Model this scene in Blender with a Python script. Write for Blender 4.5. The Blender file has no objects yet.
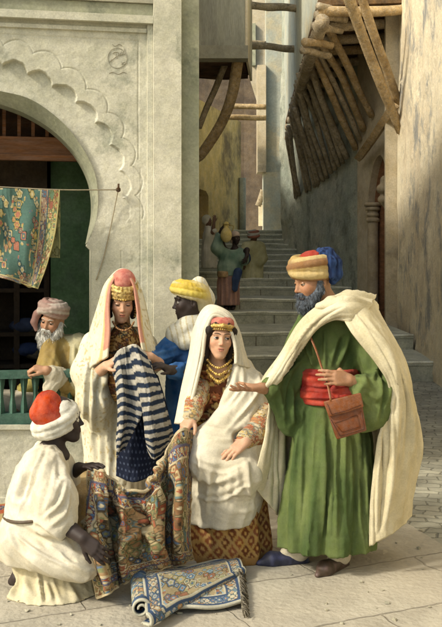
import bpy, bmesh, math, random
import numpy as np
from mathutils import Vector, Matrix, Euler
random.seed(7)
RNG = np.random.default_rng(11)
SC = bpy.context.scene
COL = SC.collection
R = math.radians
A3 = lambda *v: np.array(v, float)
# ---- camera model (metres; photo pixels only used to survey real positions and depths)
F, HY, CX, CH = 930.0, 255.0, 221.0, 1.69
def W(px, py, Y): return np.array([(px-CX)*Y/F, Y, CH-(py-HY)*Y/F])
def G(px, py, z=0.0):
    Y = (CH-z)*F/(py-HY); return W(px, py, Y)
# ---------------------------------------------------------------- noise
def _h(i, j, k):
    n = (i*374761393 + j*668265263 + k*2147483647//7 + 1274126177) & 0xffffffff
    n = ((n ^ (n >> 13))*1274126177) & 0xffffffff
    n = ((n ^ (n >> 16))*2246822519) & 0xffffffff
    return ((n ^ (n >> 15)) & 0xffff)/65535.0
def vnoise(p):
    p = np.asarray(p, float); f = np.floor(p); i = f.astype(np.int64); t = p-f; t = t*t*(3-2*t)
    x, y, z = i[..., 0], i[..., 1], i[..., 2]; a, b, c = t[..., 0], t[..., 1], t[..., 2]
    def L(u, v, w): return u+(v-u)*w
    return L(L(L(_h(x,y,z),_h(x+1,y,z),a),L(_h(x,y+1,z),_h(x+1,y+1,z),a),b),
             L(L(_h(x,y,z+1),_h(x+1,y,z+1),a),L(_h(x,y+1,z+1),_h(x+1,y+1,z+1),a),b),c)*2-1
def fbm(p, o=3):
    s = 0; a = 1.0
    for k in range(o):
        s = s+a*vnoise(p*(2**k)+17.3*k); a *= .5
    return s
# ---------------------------------------------------------------- signed distance shapes
def unit(v): v = np.asarray(v, float); return v/(np.linalg.norm(v)+1e-12)
def rotm(yaw=0, pitch=0, roll=0):
    return np.array(Euler((R(pitch), R(roll), R(yaw)), 'XYZ').to_matrix())
class S:
    """a body built as a smooth union of shapes, meshed as one continuous surface"""
    def __init__(s, col=(.5,.5,.5)):
        s.o = []; s.col = col; s.R = np.eye(3); s.t = np.zeros(3); s.sc = 1.0
    def frame(s, R_=None, t=(0,0,0), sc=1.0):
        s.R = np.eye(3) if R_ is None else np.array(R_); s.t = np.array(t, float); s.sc = sc; return s
    def X(s, p): return s.R@(np.array(p, float)*s.sc)+s.t
    def _add(s, fn, lo, hi, k, col, sub): s.o.append((fn, np.array(lo), np.array(hi), k*s.sc, col, sub)); return s
    def cone(s, a, b, ra, rb=None, k=.02, col=None, sub=False):
        if rb is None: rb = ra
        a, b = s.X(a), s.X(b); ra *= s.sc; rb *= s.sc; ab = b-a; L2 = ab@ab+1e-12
        def fn(p):
            t = np.clip(((p-a)@ab)/L2, 0, 1)
            return np.linalg.norm(p-a-t[..., None]*ab, axis=-1)-(ra+(rb-ra)*t)
        r = max(ra, rb); return s._add(fn, np.minimum(a, b)-r, np.maximum(a, b)+r, k, col, sub)
    def chain(s, pts, rs, k=.02, col=None):
        if np.isscalar(rs): rs = [rs]*len(pts)
        for i in range(len(pts)-1): s.cone(pts[i], pts[i+1], rs[i], rs[i+1], k, col)
        return s
    def ell(s, c, r, rot=None, k=.02, col=None, sub=False):
        c = s.X(c); r = np.array(r, float)*s.sc; Q = s.R if rot is None else s.R@np.array(rot)
        def fn(p):
            q = (p-c)@Q; k0 = np.linalg.norm(q/r, axis=-1); k1 = np.linalg.norm(q/(r*r), axis=-1)+1e-9
            return k0*(k0-1)/k1
        e = np.sqrt((Q**2)@(r**2)); return s._add(fn, c-e, c+e, k, col, sub)
    def loft(s, st, fold=None, k=.02, col=None, sub=False):
        """st rows: z, cx, cy, rx, ry, (turn deg) in world; elliptical sections with folds f(theta, v)"""
        st = np.array(sorted([tuple(r)+(0,)*(6-len(r)) for r in st])); z = st[:, 0]
        def cs(v, q):   # smooth interpolation
            return np.interp(q, z, v)
        zz = np.linspace(z[0], z[-1], 200); T = []
        for j in range(1, 6):
            v = np.interp(zz, z, st[:, j]); 
            for _ in range(12): v[1:-1] = (v[:-2]+2*v[1:-1]+v[2:])/4
            T.append(v)
        def fn(p):
            q = p[..., 2]; cx, cy, rx, ry, tn = [np.interp(q, zz, v) for v in T]
            c, sn = np.cos(np.radians(tn)), np.sin(np.radians(tn))
            dx, dy = p[..., 0]-cx, p[..., 1]-cy; x = c*dx+sn*dy; y = -sn*dx+c*dy
            m = 1.0
            if fold is not None: m = 1+fold(np.arctan2(y/ry, x/rx), (q-z[0])/(z[-1]-z[0]))
            d = (np.sqrt((x/rx)**2+(y/ry)**2)/m-1)*np.minimum(rx, ry)*.9
            return np.maximum(d, np.maximum(q-z[-1], z[0]-q))
        rm = np.maximum(st[:, 3], st[:, 4])*1.3
        lo = [(st[:, 1]-rm).min(), (st[:, 2]-rm).min(), z[0]]; hi = [(st[:, 1]+rm).max(), (st[:, 2]+rm).max(), z[-1]]
        return s._add(fn, lo, hi, k, col, sub)
    def plane(s, p0, n, k=.005):           # cut away what lies on the n side
        p0 = s.X(p0); n = s.R@unit(n)
        def fn(p): return -((p-p0)@n)
        return s._add(fn, [-9e9]*3, [9e9]*3, k, None, True)
    @staticmethod
    def _mix(d, e, k, sub):
        if sub:
            h = np.clip(.5-.5*(d+e)/k, 0, 1); return d+(-e-d)*h+k*h*(1-h), h
        h = np.clip(.5+.5*(d-e)/k, 0, 1); return d+(e-d)*h-k*h*(1-h), h
    def dist(s, p):
        d = np.full(p.shape[:-1], 5.0)
        for fn, lo, hi, k, c, sub in s.o: d, _ = s._mix(d, fn(p), max(k, 1e-4), sub)
        return d
    def colors(s, p):
        d = np.full(len(p), 5.0); C = np.tile(np.array(s.col, float), (len(p), 1))
        for fn, lo, hi, k, c, sub in s.o:
            e = fn(p); d, h = s._mix(d, e, max(k, 1e-4), sub)
            if not sub:
                cc = np.array(s.col if c is None else c, float); h = np.clip((h-.5)*1.6+.5, 0, 1); C = C+(cc-C)*h[:, None]
        return C
    def mesh(s, h=.01, disp=None):
        lo = np.min([o[1] for o in s.o if not o[5]], axis=0)-3*h; hi = np.max([o[2] for o in s.o if not o[5]], axis=0)+3*h
        n = np.ceil((hi-lo)/h).astype(int)+1; ax = [lo[i]+h*np.arange(n[i]) for i in range(3)]
        D = np.full(n, 1.0)
        for fn, l, u, k, c, sub in s.o:
            m = max(k, 0)+3*h; sl = []
            for i in range(3):
                a = max(0, int(np.floor((l[i]-m-lo[i])/h)) if l[i] > -1e8 else 0); b = min(n[i], int(np.ceil((u[i]+m-lo[i])/h))+1 if u[i] < 1e8 else n[i])
                sl.append(slice(a, max(a, b)))
            sl = tuple(sl); P = np.stack(np.meshgrid(*[ax[i][sl[i]] for i in range(3)], indexing='ij'), -1)
            if P.size == 0: continue
            D[sl], _ = s._mix(D[sl], fn(P), max(k, 1e-4), sub)
        V, Q = snets(D, lo, h)
        if disp is not None:
            N = vnormals(V, Q); V = V+N*disp(V, N)[:, None]
        return V, Q
def snets(D, lo, h):
    I = D < 0; n = np.array(D.shape); off = [(a, b, c) for a in (0,1) for b in (0,1) for c in (0,1)]
    cnt = sum(I[a:n[0]-1+a, b:n[1]-1+b, c:n[2]-1+c].astype(np.int8) for a, b, c in off)
    idx = np.argwhere((cnt > 0) & (cnt < 8)); ids = -np.ones(n-1, np.int64); ids[tuple(idx.T)] = np.arange(len(idx))
    acc = np.zeros((len(idx), 3)); w = np.zeros(len(idx))
    cv = {o: D[idx[:,0]+o[0], idx[:,1]+o[1], idx[:,2]+o[2]] for o in off}
    for o in off:
        for ax in range(3):
            if o[ax]: continue
            q = list(o); q[ax] = 1; q = tuple(q); a, b = cv[o], cv[q]; m = (a < 0) != (b < 0)
            t = np.where(m, a/np.where(m, a-b, 1), 0); p = np.tile(np.array(o, float), (len(idx), 1)); p[:, ax] += t
            acc[m] += p[m]; w[m] += 1
    V = lo+h*(idx+acc/np.maximum(w, 1)[:, None]); quads = []
    for ax in range(3):
        o1, o2 = [(1,2),(2,0),(0,1)][ax]
        s0 = [slice(0, n[i]) for i in range(3)]; s1 = list(s0); s0[ax] = slice(0, n[ax]-1); s1[ax] = slice(1, n[ax])
        ch = I[tuple(s0)] != I[tuple(s1)]; e = np.argwhere(ch)
        e = e[(e[:, o1] > 0) & (e[:, o2] > 0) & (e[:, o1] < n[o1]-1) & (e[:, o2] < n[o2]-1)]
        if not len(e): continue
        def cid(d1, d2):
            q = e.copy(); q[:, o1] -= d1; q[:, o2] -= d2; return ids[tuple(q.T)]
        f = np.stack([cid(0,0), cid(1,0), cid(1,1), cid(0,1)], 1); neg = I[tuple(e.T)]
        f[~neg] = f[~neg][:, ::-1]; quads.append(f)
    return V, np.concatenate(quads)
def vnormals(V, Q):
    N = np.zeros_like(V); fn = np.cross(V[Q[:,2]]-V[Q[:,0]], V[Q[:,3]]-V[Q[:,1]])
    for j in range(4): np.add.at(N, Q[:, j], fn)
    return N/(np.linalg.norm(N, axis=1, keepdims=True)+1e-12)
def folds(amp, axis=(0,0,1), fc=9, fa=1.2, seed=0, sharp=.7):
    """cloth folds running along axis: crisp crests with softer valleys, bunched unevenly"""
    a = unit(axis); t = unit(np.cross(a, (.31,.9,.2))); b = np.cross(a, t); fa = fa*.6; fc = fc*1.3; amp = amp*.42
    def f(V, N=None):
        q = np.stack([V@t*fc, V@b*fc, V@a*fa], -1)+seed*7.7
        w = vnoise(V*2.6+seed); q[..., 0] += 1.0*w; q[..., 1] += .8*vnoise(V*2.3+seed+50); q[..., 2] += .3*w
        n = vnoise(q); m = vnoise(q*np.array([2.2,2.2,1.7])+31); c = (1-np.abs(n))**3*1.5-.55; d = (1-np.abs(m))**3-.4
        pres = np.clip(.75+.9*vnoise(V*5+seed*2+9), .25, 1.3)
        return amp*pres*((1-sharp)*n+sharp*c+.42*d)
    return f
def strokes(lines, A=.013, w=2.4, base=None):
    """single folds laid along surveyed lines: a crest with a hollow beside it"""
    P = []
    for l in lines:
        q = catmull(np.array(l, float), 16) if len(l) > 2 else np.linspace(l[0], l[1], 16); P.append(q)
    def f(V, N):
        px = CX+V[:,0]*F/V[:,1]; py = HY-(V[:,2]-CH)*F/V[:,1]; g = np.clip(-N[:,1]+.15, 0, 1)**.6; out = np.zeros(len(V)) if base is None else base(V, N)
        wob = 1+.35*vnoise(V*9)
        for k, q in enumerate(P):
            lo, hi = q.min(0)-9*w/2.4, q.max(0)+9*w/2.4; m = np.where((px > lo[0]) & (px < hi[0]) & (py > lo[1]) & (py < hi[1]) & (N[:,1] < .15))[0]
            if not len(m): continue
            X = np.stack([px[m], py[m]], -1); best = np.full(len(m), 1e9); sg = np.zeros(len(m)); tt = np.zeros(len(m))
            for i in range(15):
                a, d = q[i], q[i+1]-q[i]; t = np.clip(((X-a)@d)/(d@d+1e-9), 0, 1); r = X-a-t[:,None]*d; dd = np.hypot(r[:,0], r[:,1]); c = d[0]*r[:,1]-d[1]*r[:,0]; u = dd < best
                best[u] = dd[u]; sg[u] = np.sign(c[u]); tt[u] = (i+t[u])/15
            hk = ((k*37+11) % 17)/16; s = best*sg*(1 if k % 2 else -1)/(w*(.7+.75*hk))*wob[m]; tp = np.clip(np.sin(np.pi*np.clip(tt, .0, 1)), 0, 1)**.5
            out[m] += A*(.45+.75*(((k*53+5) % 19)/18))*g[m]*tp*(np.exp(-np.abs(s)**1.4)-.75*np.exp(-((s-1.7)/1.1)**2)-.2*np.exp(-((s+2.0)/1.3)**2))
        return out
    return f
# ---------------------------------------------------------------- objects
def root(name, label, cat, loc=(0,0,0), group=None, kind=None):
    o = bpy.data.objects.new(name, None); COL.objects.link(o); o.location = tuple(float(v) for v in loc); o.empty_display_size = .1
    return tag(o, label, cat, group, kind)
def tag(o, label=None, cat=None, group=None, kind=None):
    if label: o['label'] = label
    if cat: o['category'] = cat
    if group: o['group'] = group
    if kind: o['kind'] = kind
    return o
def wloc(o):
    v = Vector((0,0,0))
    while o is not None: v += o.location; o = o.parent
    return v
def mk(name, V, Q, mat, parent=None, cols=None, smooth=True, uv=None):
    me = bpy.data.meshes.new(name); V = np.asarray(V, float)
    me.from_pydata(V.tolist(), [], [list(map(int, q)) for q in Q] if not isinstance(Q, np.ndarray) else Q.tolist())
    if cols is not None:
        c = np.ones((len(V), 4), np.float32); c[:, :3] = cols
        at = me.color_attributes.new('Col', 'FLOAT_COLOR', 'POINT'); at.data.foreach_set('color', c.ravel())
    if smooth: me.polygons.foreach_set('use_smooth', [True]*len(me.polygons))
    me.materials.append(mat); me.update()
    o = bpy.data.objects.new(name, me); COL.objects.link(o)
    if parent is not None:
        o.parent = parent; o.location = -wloc(parent)
    return o
def merge(parts):
    V, Q, C, n = [], [], [], 0
    for p in parts:
        v, q = p[0], [list(f) for f in p[1]]
        V.append(np.asarray(v, float)); Q += [[i+n for i in f] for f in q]; n += len(v)
        if len(p) > 2: C.append(np.tile(np.array(p[2], float), (len(v), 1)) if np.ndim(p[2]) == 1 else np.asarray(p[2]))
    return (np.concatenate(V), Q, np.concatenate(C)) if C else (np.concatenate(V), Q)
def box(c0, c1):
    x0,y0,z0 = c0; x1,y1,z1 = c1
    V = [(x0,y0,z0),(x1,y0,z0),(x1,y1,z0),(x0,y1,z0),(x0,y0,z1),(x1,y0,z1),(x1,y1,z1),(x0,y1,z1)]
    return np.array(V, float), [(0,3,2,1),(4,5,6,7),(0,1,5,4),(1,2,6,5),(2,3,7,6),(3,0,4,7)]
def hexa(P):       # 8 explicit corners, order as box()
    return np.array(P, float), [(0,3,2,1),(4,5,6,7),(0,1,5,4),(1,2,6,5),(2,3,7,6),(3,0,4,7)]
def prism(poly, z0, z1):   # footprint polygon (x, y) to walls between heights (z1 may be a list)
    n = len(poly); zt = z1 if hasattr(z1, '__len__') else [z1]*n; zb = z0 if hasattr(z0, '__len__') else [z0]*n
    V = [(p[0], p[1], zb[i]) for i, p in enumerate(poly)]+[(p[0], p[1], zt[i]) for i, p in enumerate(poly)]
    return np.array(V, float), [tuple(range(n))[::-1], tuple(range(n, 2*n))]+[(i, (i+1) % n, n+(i+1) % n, n+i) for i in range(n)]
def tube(pts, r, n=10, cap=True, flat=1.0, up=(0,0,1)):
    pts = np.array(pts, float); m = len(pts); rs = np.full(m, r) if np.isscalar(r) else np.interp(np.linspace(0,1,m), np.linspace(0,1,len(r)), r)
    T = np.gradient(pts, axis=0); T /= np.linalg.norm(T, axis=1, keepdims=True)+1e-12
    u = np.array(up, float); V = []
    ref = u-T[0]*(u@T[0]); 
    if np.linalg.norm(ref) < 1e-3: ref = np.array([1.,0,0])-T[0]*T[0][0]
    for i in range(m):
        ref = ref-T[i]*(ref@T[i]); ref /= np.linalg.norm(ref); b = np.cross(T[i], ref)
        a = np.linspace(0, 2*np.pi, n, endpoint=False)
        V.append(pts[i]+rs[i]*(np.cos(a)[:, None]*b+flat*np.sin(a)[:, None]*ref))
    V = np.concatenate(V); Q = [(i*n+j, i*n+(j+1) % n, (i+1)*n+(j+1) % n, (i+1)*n+j) for i in range(m-1) for j in range(n)]
    if cap: Q += [tuple(range(n))[::-1], tuple(range((m-1)*n, m*n))]
    return V, Q
def log(a, b, r0, r1=None, n=10, seed=0, bend=.0):
    a, b = np.array(a, float), np.array(b, float); t = np.linspace(0, 1, 14)[:, None]; L = np.linalg.norm(b-a)
    P = a+(b-a)*t; P = P+.02*L*np.stack([vnoise(np.stack([t[:,0]*2.5, t[:,0]*0+seed*3.1, t[:,0]*0+k*9.], -1)) for k in range(3)], -1)*np.sin(np.pi*t)*(1+bend)
    r1 = r0 if r1 is None else r1; rs = np.linspace(r0, r1, 14)*(1+.1*vnoise(np.stack([t[:,0]*6, t[:,0]*0+seed, t[:,0]*0+4.4], -1)))
    return tube(P, rs, n)
def catmull(P, n):
    P = np.asarray(P, float); m = len(P); t = np.linspace(0, m-1, n); i = np.minimum(t.astype(int), m-2); f = (t-i).reshape((-1,)+(1,)*(P.ndim-1))
    E = np.concatenate([[2*P[0]-P[1]], P, [2*P[-1]-P[-2]]]); p0, p1, p2, p3 = E[i], E[i+1], E[i+2], E[i+3]
    return .5*((2*p1)+(-p0+p2)*f+(2*p0-5*p1+4*p2-p3)*f*f+(-p0+3*p1-3*p2+p3)*f**3)
def sheet(ctrl, nu, nv):
    X = catmull(np.asarray(ctrl, float), nu); return np.swapaxes(catmull(np.swapaxes(X, 0, 1), nv), 0, 1)
def gnorm(X):
    N = np.cross(np.gradient(X, axis=0), np.gradient(X, axis=1)); return N/(np.linalg.norm(N, axis=-1, keepdims=True)+1e-12)
def grid_mesh(X, th=.006, pat=None, back=None, closed=False):
    """thick sheet from a grid of points; pat(u, v) -> colours front, back likewise"""
    a, b = X.shape[:2]; N = gnorm(X); V = np.concatenate([(X+N*th/2).reshape(-1,3), (X-N*th/2).reshape(-1,3)]); m = a*b
    i, j = np.meshgrid(np.arange(a-1), np.arange(b-1), indexing='ij'); q = (i*b+j).ravel()
    Q = np.stack([q, q+b, q+b+1, q+1], 1); Q = np.concatenate([Q, Q[:, ::-1]+m])
    e = np.concatenate([np.arange(b-1), (np.arange(a-1)*b+b-1), (a-1)*b+np.arange(b-1, 0, -1), np.arange(a-1, 0, -1)*b])
    e2 = np.roll(e, -1); Q = np.concatenate([Q, np.stack([e, e2, e2+m, e+m], 1)])
    C = None
    if pat is not None:
        u, v = np.meshgrid(np.linspace(0,1,a), np.linspace(0,1,b), indexing='ij')
        c1 = pat(u, v).reshape(-1,3); c2 = (back or pat)(u, v).reshape(-1,3); C = np.concatenate([c1, c2])
    return V, Q, C
def relax(X, pin, rest=1.0, steps=120, g=.0006, sdf=None, floor=None, pull=0.0, push=.004, iters=6, bend=.3, damp=.96, seed=3, kick=.0015):
    """let a cloth grid hang: position based dynamics with pinned points, bodies and floor"""
    X = X.copy(); X0 = X.copy(); rng = np.random.default_rng(seed)
    kk = 1.0; V = np.zeros_like(X); w = (~pin).astype(float)[..., None]
    def mkc(sa, sb, st, lenmul=1.0): return (sa, sb, np.linalg.norm(X0[sa]-X0[sb], axis=-1, keepdims=True)*rest*lenmul, st)
    C = []; a, b = X.shape[:2]; S_ = slice
    for p in (0, 1):
        na = (a-1-p)//2*2+p; nb = (b-1-p)//2*2+p
        C.append(mkc((S_(p, a-1, 2),), (S_(p+1, a, 2),), 1.0)); C.append(mkc((S_(None), S_(p, b-1, 2)), (S_(None), S_(p+1, b, 2)), 1.0))
        C.append(mkc((S_(p, a-1, 2), S_(0, b-1)), (S_(p+1, a, 2), S_(1, b)), .5)); C.append(mkc((S_(p, a-1, 2), S_(1, b)), (S_(p+1, a, 2), S_(0, b-1)), .5))
    for p in (0, 1, 2, 3):
        if p < a-2: 
            r = np.arange(p, a-2, 4); C.append(mkc((r,), (r+2,), bend))
        if p < b-2:
            r = np.arange(p, b-2, 4); C.append(mkc((S_(None), r), (S_(None), r+2), bend))
    sm = rng.normal(size=X.shape); 
    for _ in range(2): sm[1:-1] = (sm[:-2]+2*sm[1:-1]+sm[2:])/4; sm[:, 1:-1] = (sm[:, :-2]+2*sm[:, 1:-1]+sm[:, 2:])/4
    X += sm*kick*w
    for s_ in range(steps):
        V = V*damp; V[..., 2] -= g; Xn = X+V*w
        if pull: Xn += (X0-Xn)*pull*w
        for it in range(iters):
            for sa, sb, L, st in C:
                A, B = Xn[sa], Xn[sb]; d = B-A; l = np.linalg.norm(d, axis=-1, keepdims=True)+1e-9
                wa, wb = w[sa], w[sb]; ws = wa+wb; ws[ws == 0] = 1; c = st*(l-L)/l*d/ws
                Xn[sa] = A+c*wa; Xn[sb] = Xn[sb]-c*wb
        if sdf is not None and s_ % 2 == 0:
            P = Xn.reshape(-1, 3); dd = sdf(P); m = dd < push
            if m.any():
                q = P[m]; e = .004; gr = np.stack([sdf(q+np.eye(3)[k]*e)-sdf(q-np.eye(3)[k]*e) for k in range(3)], -1); gr /= np.linalg.norm(gr, axis=1, keepdims=True)+1e-9
                P[m] = q+gr*(push-dd[m])[:, None]; Xn = np.where(pin[..., None], Xn, P.reshape(X.shape))
        if floor is not None: Xn[..., 2] = np.maximum(Xn[..., 2], floor)
        V = (Xn-X)*w; X = Xn
    return X
# ---------------------------------------------------------------- materials
def mat(name, col=None, rough=.85, var=.18, vs=6.0, bump=.3, bs=80.0, c2=None, c3=None, s2=1.3, s3=2.5, t3=.6, spec=.25, weave=0, metal=0, stretch=None, bdist=.01, attr=False, sheen=0, sss=0, crumple=0):
    m = bpy.data.materials.new(name); m.use_nodes = True; nt = m.node_tree; n = nt.nodes; L = nt.links.new
    b = n['Principled BSDF']; b.inputs['Roughness'].default_value = rough; b.inputs['Specular IOR Level'].default_value = spec; b.inputs['Metallic'].default_value = metal
    if sheen: b.inputs['Sheen Weight'].default_value = sheen
    if sss: b.inputs['Subsurface Weight'].default_value = sss; b.inputs['Subsurface Radius'].default_value = (.02,.008,.004); b.inputs['Subsurface Scale'].default_value = .4
    tc = n.new('ShaderNodeTexCoord'); mp = n.new('ShaderNodeMapping'); L(tc.outputs['Object'], mp.inputs['Vector'])
    if stretch: mp.inputs['Scale'].default_value = stretch
    def noise(sc, det=6, ro=.6):
        t = n.new('ShaderNodeTexNoise'); t.inputs['Scale'].default_value = sc; t.inputs['Detail'].default_value = det; t.inputs['Roughness'].default_value = ro; L(mp.outputs[0], t.inputs['Vector']); return t.outputs['Fac']
    def ramp(f, p0, p1):
        r = n.new('ShaderNodeMapRange'); r.inputs[1].default_value = p0; r.inputs[2].default_value = p1; L(f, r.inputs[0]); return r.outputs[0]
    def mix(f, a, c, mode='MIX'):
        x = n.new('ShaderNodeMix'); x.data_type = 'RGBA'; x.blend_type = mode; L(f, x.inputs[0]) if not isinstance(f, float) else setattr(x.inputs[0], 'default_value', f)
        for s_, v in ((6, a), (7, c)):
            if isinstance(v, tuple): x.inputs[s_].default_value = (*v, 1)
            else: L(v, x.inputs[s_])
        return x.outputs[2]
    if attr:
        at = n.new('ShaderNodeVertexColor'); at.layer_name = 'Col'; c = at.outputs['Color']
    else:
        c = n.new('ShaderNodeRGB'); c.outputs[0].default_value = (*col, 1); c = c.outputs[0]
    if c2: c = mix(ramp(noise(s2, 8, .65), .4, .62), c, c2)
    if c3: c = mix(ramp(noise(s3, 9, .7), t3, t3+.12), c, c3)
    if var:
        hsv = n.new('ShaderNodeHueSaturation'); L(c, hsv.inputs['Color']); L(ramp_(n, nt, noise(vs, 8, .7), 1-var, 1+var), hsv.inputs['Value']); c = hsv.outputs[0]
        h2_ = n.new('ShaderNodeHueSaturation'); L(c, h2_.inputs['Color']); L(ramp_(n, nt, noise(vs*8, 6, .75), 1-var*.8, 1+var*.8), h2_.inputs['Value']); L(ramp_(n, nt, noise(vs*1.7, 4, .6), 1-var*.6, 1+var*.6), h2_.inputs['Saturation']); c = h2_.outputs[0]
    L(c, b.inputs['Base Color'])
    if bump:
        h = noise(bs, 5, .6)
        if weave:
            w1 = n.new('ShaderNodeTexWave'); w1.inputs['Scale'].default_value = weave; w1.inputs['Distortion'].default_value = 1.5; w1.bands_direction = 'Z'; L(mp.outputs[0], w1.inputs['Vector'])
            ad = n.new('ShaderNodeMath'); ad.operation = 'ADD'; L(h, ad.inputs[0]); L(w1.outputs['Fac'], ad.inputs[1]); h = ad.outputs[0]
        bp = n.new('ShaderNodeBump'); bp.inputs['Strength'].default_value = bump; bp.inputs['Distance'].default_value = bdist; L(h, bp.inputs['Height']); L(bp.outputs[0], b.inputs['Normal'])
        if crumple:
            t = n.new('ShaderNodeTexNoise'); t.inputs['Scale'].default_value = 17; t.inputs['Detail'].default_value = 3; t.inputs['Roughness'].default_value = .55; t.inputs['Distortion'].default_value = 1.2; L(mp.outputs[0], t.inputs['Vector'])
            s1 = n.new('ShaderNodeMath'); s1.operation = 'SUBTRACT'; L(t.outputs['Fac'], s1.inputs[0]); s1.inputs[1].default_value = .5
            s2_ = n.new('ShaderNodeMath'); s2_.operation = 'ABSOLUTE'; L(s1.outputs[0], s2_.inputs[0])
            b2 = n.new('ShaderNodeBump'); b2.invert = True; b2.inputs['Strength'].default_value = crumple; b2.inputs['Distance'].default_value = .03; L(s2_.outputs[0], b2.inputs['Height']); L(b2.outputs[0], bp.inputs['Normal'])
    return m
def ramp_(n, nt, f, lo, hi):
    r = n.new('ShaderNodeMapRange'); r.inputs[1].default_value = .25; r.inputs[2].default_value = .75; r.inputs[3].default_value = lo; r.inputs[4].default_value = hi; nt.links.new(f, r.inputs[0]); return r.outputs[0]
def fill2d(loops, e, nrm, O, d0, d1):
    """flat outline (first loop) with holes, in wall coordinates (u, z); solid between offsets d0..d1 along nrm"""
    bm = bmesh.new(); O = np.array(O); e = np.array(e); nrm = np.array(nrm)
    rings = []
    for lp in loops:
        vs = [bm.verts.new(tuple(O+e*u+nrm*d1+np.array([0,0,z]))) for u, z in lp]
        for i in range(len(vs)): bm.edges.new((vs[i], vs[(i+1) % len(vs)]))
        rings.append(vs)
    bmesh.ops.triangle_fill(bm, use_beauty=True, use_dissolve=False, edges=bm.edges[:], normal=Vector(nrm))
    fr = [[v.index for v in f.verts] for f in bm.faces] if False else None
    bm.verts.index_update(); V = np.array([v.co[:] for v in bm.verts]); n = len(V)
    Q = [[v.index for v in f.verts] for f in bm.faces]
    Qn = []
    for f in Q:
        nn = np.cross(V[f[1]]-V[f[0]], V[f[2]]-V[f[0]]); Qn.append(f if nn@nrm > 0 else f[::-1])
    V2 = np.concatenate([V, V+nrm*(d0-d1)]); A = Qn+[[i+n for i in f[::-1]] for f in Qn]
    for vs in rings:
        ii = [v.index for v in vs]
        for i in range(len(ii)):
            a, c = ii[i], ii[(i+1) % len(ii)]; A.append([a, c, c+n, a+n])
    bm.free(); return V2, A
def fixn(o):
    bm = bmesh.new(); bm.from_mesh(o.data); bmesh.ops.recalc_face_normals(bm, faces=bm.faces[:]); bm.to_mesh(o.data); bm.free(); return o
class Wall:
    """a vertical wall plane through two ground points; maps survey pixels to wall coordinates"""
    def __init__(s, p0, p1):
        s.O = A3(p0[0], p0[1], 0); d = A3(p1[0]-p0[0], p1[1]-p0[1], 0); s.e = unit(d); s.n = np.array([s.e[1], -s.e[0], 0.])
    def uz(s, px, py):
        k = (px-CX)/F; u = (k*s.O[1]-s.O[0])/(s.e[0]-k*s.e[1]); Y = s.O[1]+u*s.e[1]; return u, CH-(py-HY)*Y/F
    def at(s, px, py, d=0.0):
        u, z = s.uz(px, py); return s.O+s.e*u+s.n*d+A3(0,0,z)
    def fill(s, loops, d0, d1): return fill2d(loops, s.e, s.n, s.O, d0, d1)
    def rect(s, x0, y0, x1, y1, d0, d1):
        return s.fill([[s.uz(x0,y1), s.uz(x1,y1), s.uz(x1,y0), s.uz(x0,y0)]], d0, d1)
# ================================================================ SETTING
cam = bpy.data.cameras.new('camera'); co = bpy.data.objects.new('camera', cam); COL.objects.link(co)
cam.sensor_fit = 'VERTICAL'; cam.sensor_height = 36; cam.lens = F/627*36; cam.shift_y = -(313.5-HY)/627
co.location = (0, 0, CH); co.rotation_euler = (R(90), 0, 0); cam.clip_end = 500; SC.camera = co
SUN = unit((.69, .40, -.62))          # direction the sunlight travels
def lighting():
    w = bpy.data.worlds.new('World'); SC.world = w; w.use_nodes = True; nt = w.node_tree; bg = nt.nodes['Background']
    sky = nt.nodes.new('ShaderNodeTexSky'); sky.sky_type = 'NISHITA'; sky.sun_disc = False
    el = math.asin(-SUN[2]); sky.sun_elevation = el; sky.sun_rotation = math.atan2(-SUN[0], -SUN[1]); sky.dust_density = 4; sky.air_density = 1.2; sky.ozone_density = .6
    mx = nt.nodes.new('ShaderNodeMix'); mx.data_type = 'RGBA'; mx.blend_type = 'MULTIPLY'; mx.inputs[0].default_value = 1
    nt.links.new(sky.outputs[0], mx.inputs[6]); mx.inputs[7].default_value = (.95, 1.0, .97, 1)   # hazy, dusty southern sky
    nt.links.new(mx.outputs[2], bg.inputs['Color']); bg.inputs['Strength'].default_value = .15
    l = bpy.data.lights.new('sun', 'SUN'); l.energy = SUN_E; l.angle = R(SUN_A); l.color = (1, .93, .78); o = bpy.data.objects.new('sun', l); COL.objects.link(o)
    o.rotation_euler = Vector(SUN).to_track_quat('-Z', 'Y').to_euler(); o.location = (-6, -6, 12)
    vs = SC.view_settings; vs.view_transform = 'Standard'; vs.look = 'None'; vs.gamma = 1; vs.use_curve_mapping = False; vs.exposure = EXPO
SUN_E, SUN_A, EXPO = 2.4, 6.0, .37
lighting()

M_plaster = mat('pale_lime_plaster', (.60,.575,.465), c2=(.46,.45,.35), c3=(.27,.28,.215), s2=1.3, s3=2.2, t3=.56, vs=12, var=.22, bump=.35, bs=28, rough=.95)
M_plaster_dark = mat('grey_stone_plaster', (.40,.37,.28), c2=(.30,.29,.22), c3=(.22,.22,.17), s2=1.6, s3=2.0, t3=.55, vs=7, var=.2, bump=.4, bs=24, rough=.95)
M_olive = mat('olive_stained_shaded_plaster', (.33,.33,.235), c2=(.24,.25,.175), c3=(.16,.175,.125), s2=2, s3=3, t3=.55, vs=7, var=.2, bump=.4, bs=24, rough=.95)
M_groove = mat('incised_line', (.2,.18,.13), var=.3, rough=1)
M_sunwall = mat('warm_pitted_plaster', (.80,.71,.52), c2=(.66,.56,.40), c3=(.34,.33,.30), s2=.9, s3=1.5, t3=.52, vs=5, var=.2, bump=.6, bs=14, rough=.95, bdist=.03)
M_doorwall = mat('cream_plaster', (.56,.49,.36), c2=(.46,.38,.25), c3=(.33,.28,.2), s3=2, t3=.6, s2=1.2, vs=5, var=.2, bump=.4, bs=14, rough=.95)
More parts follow.
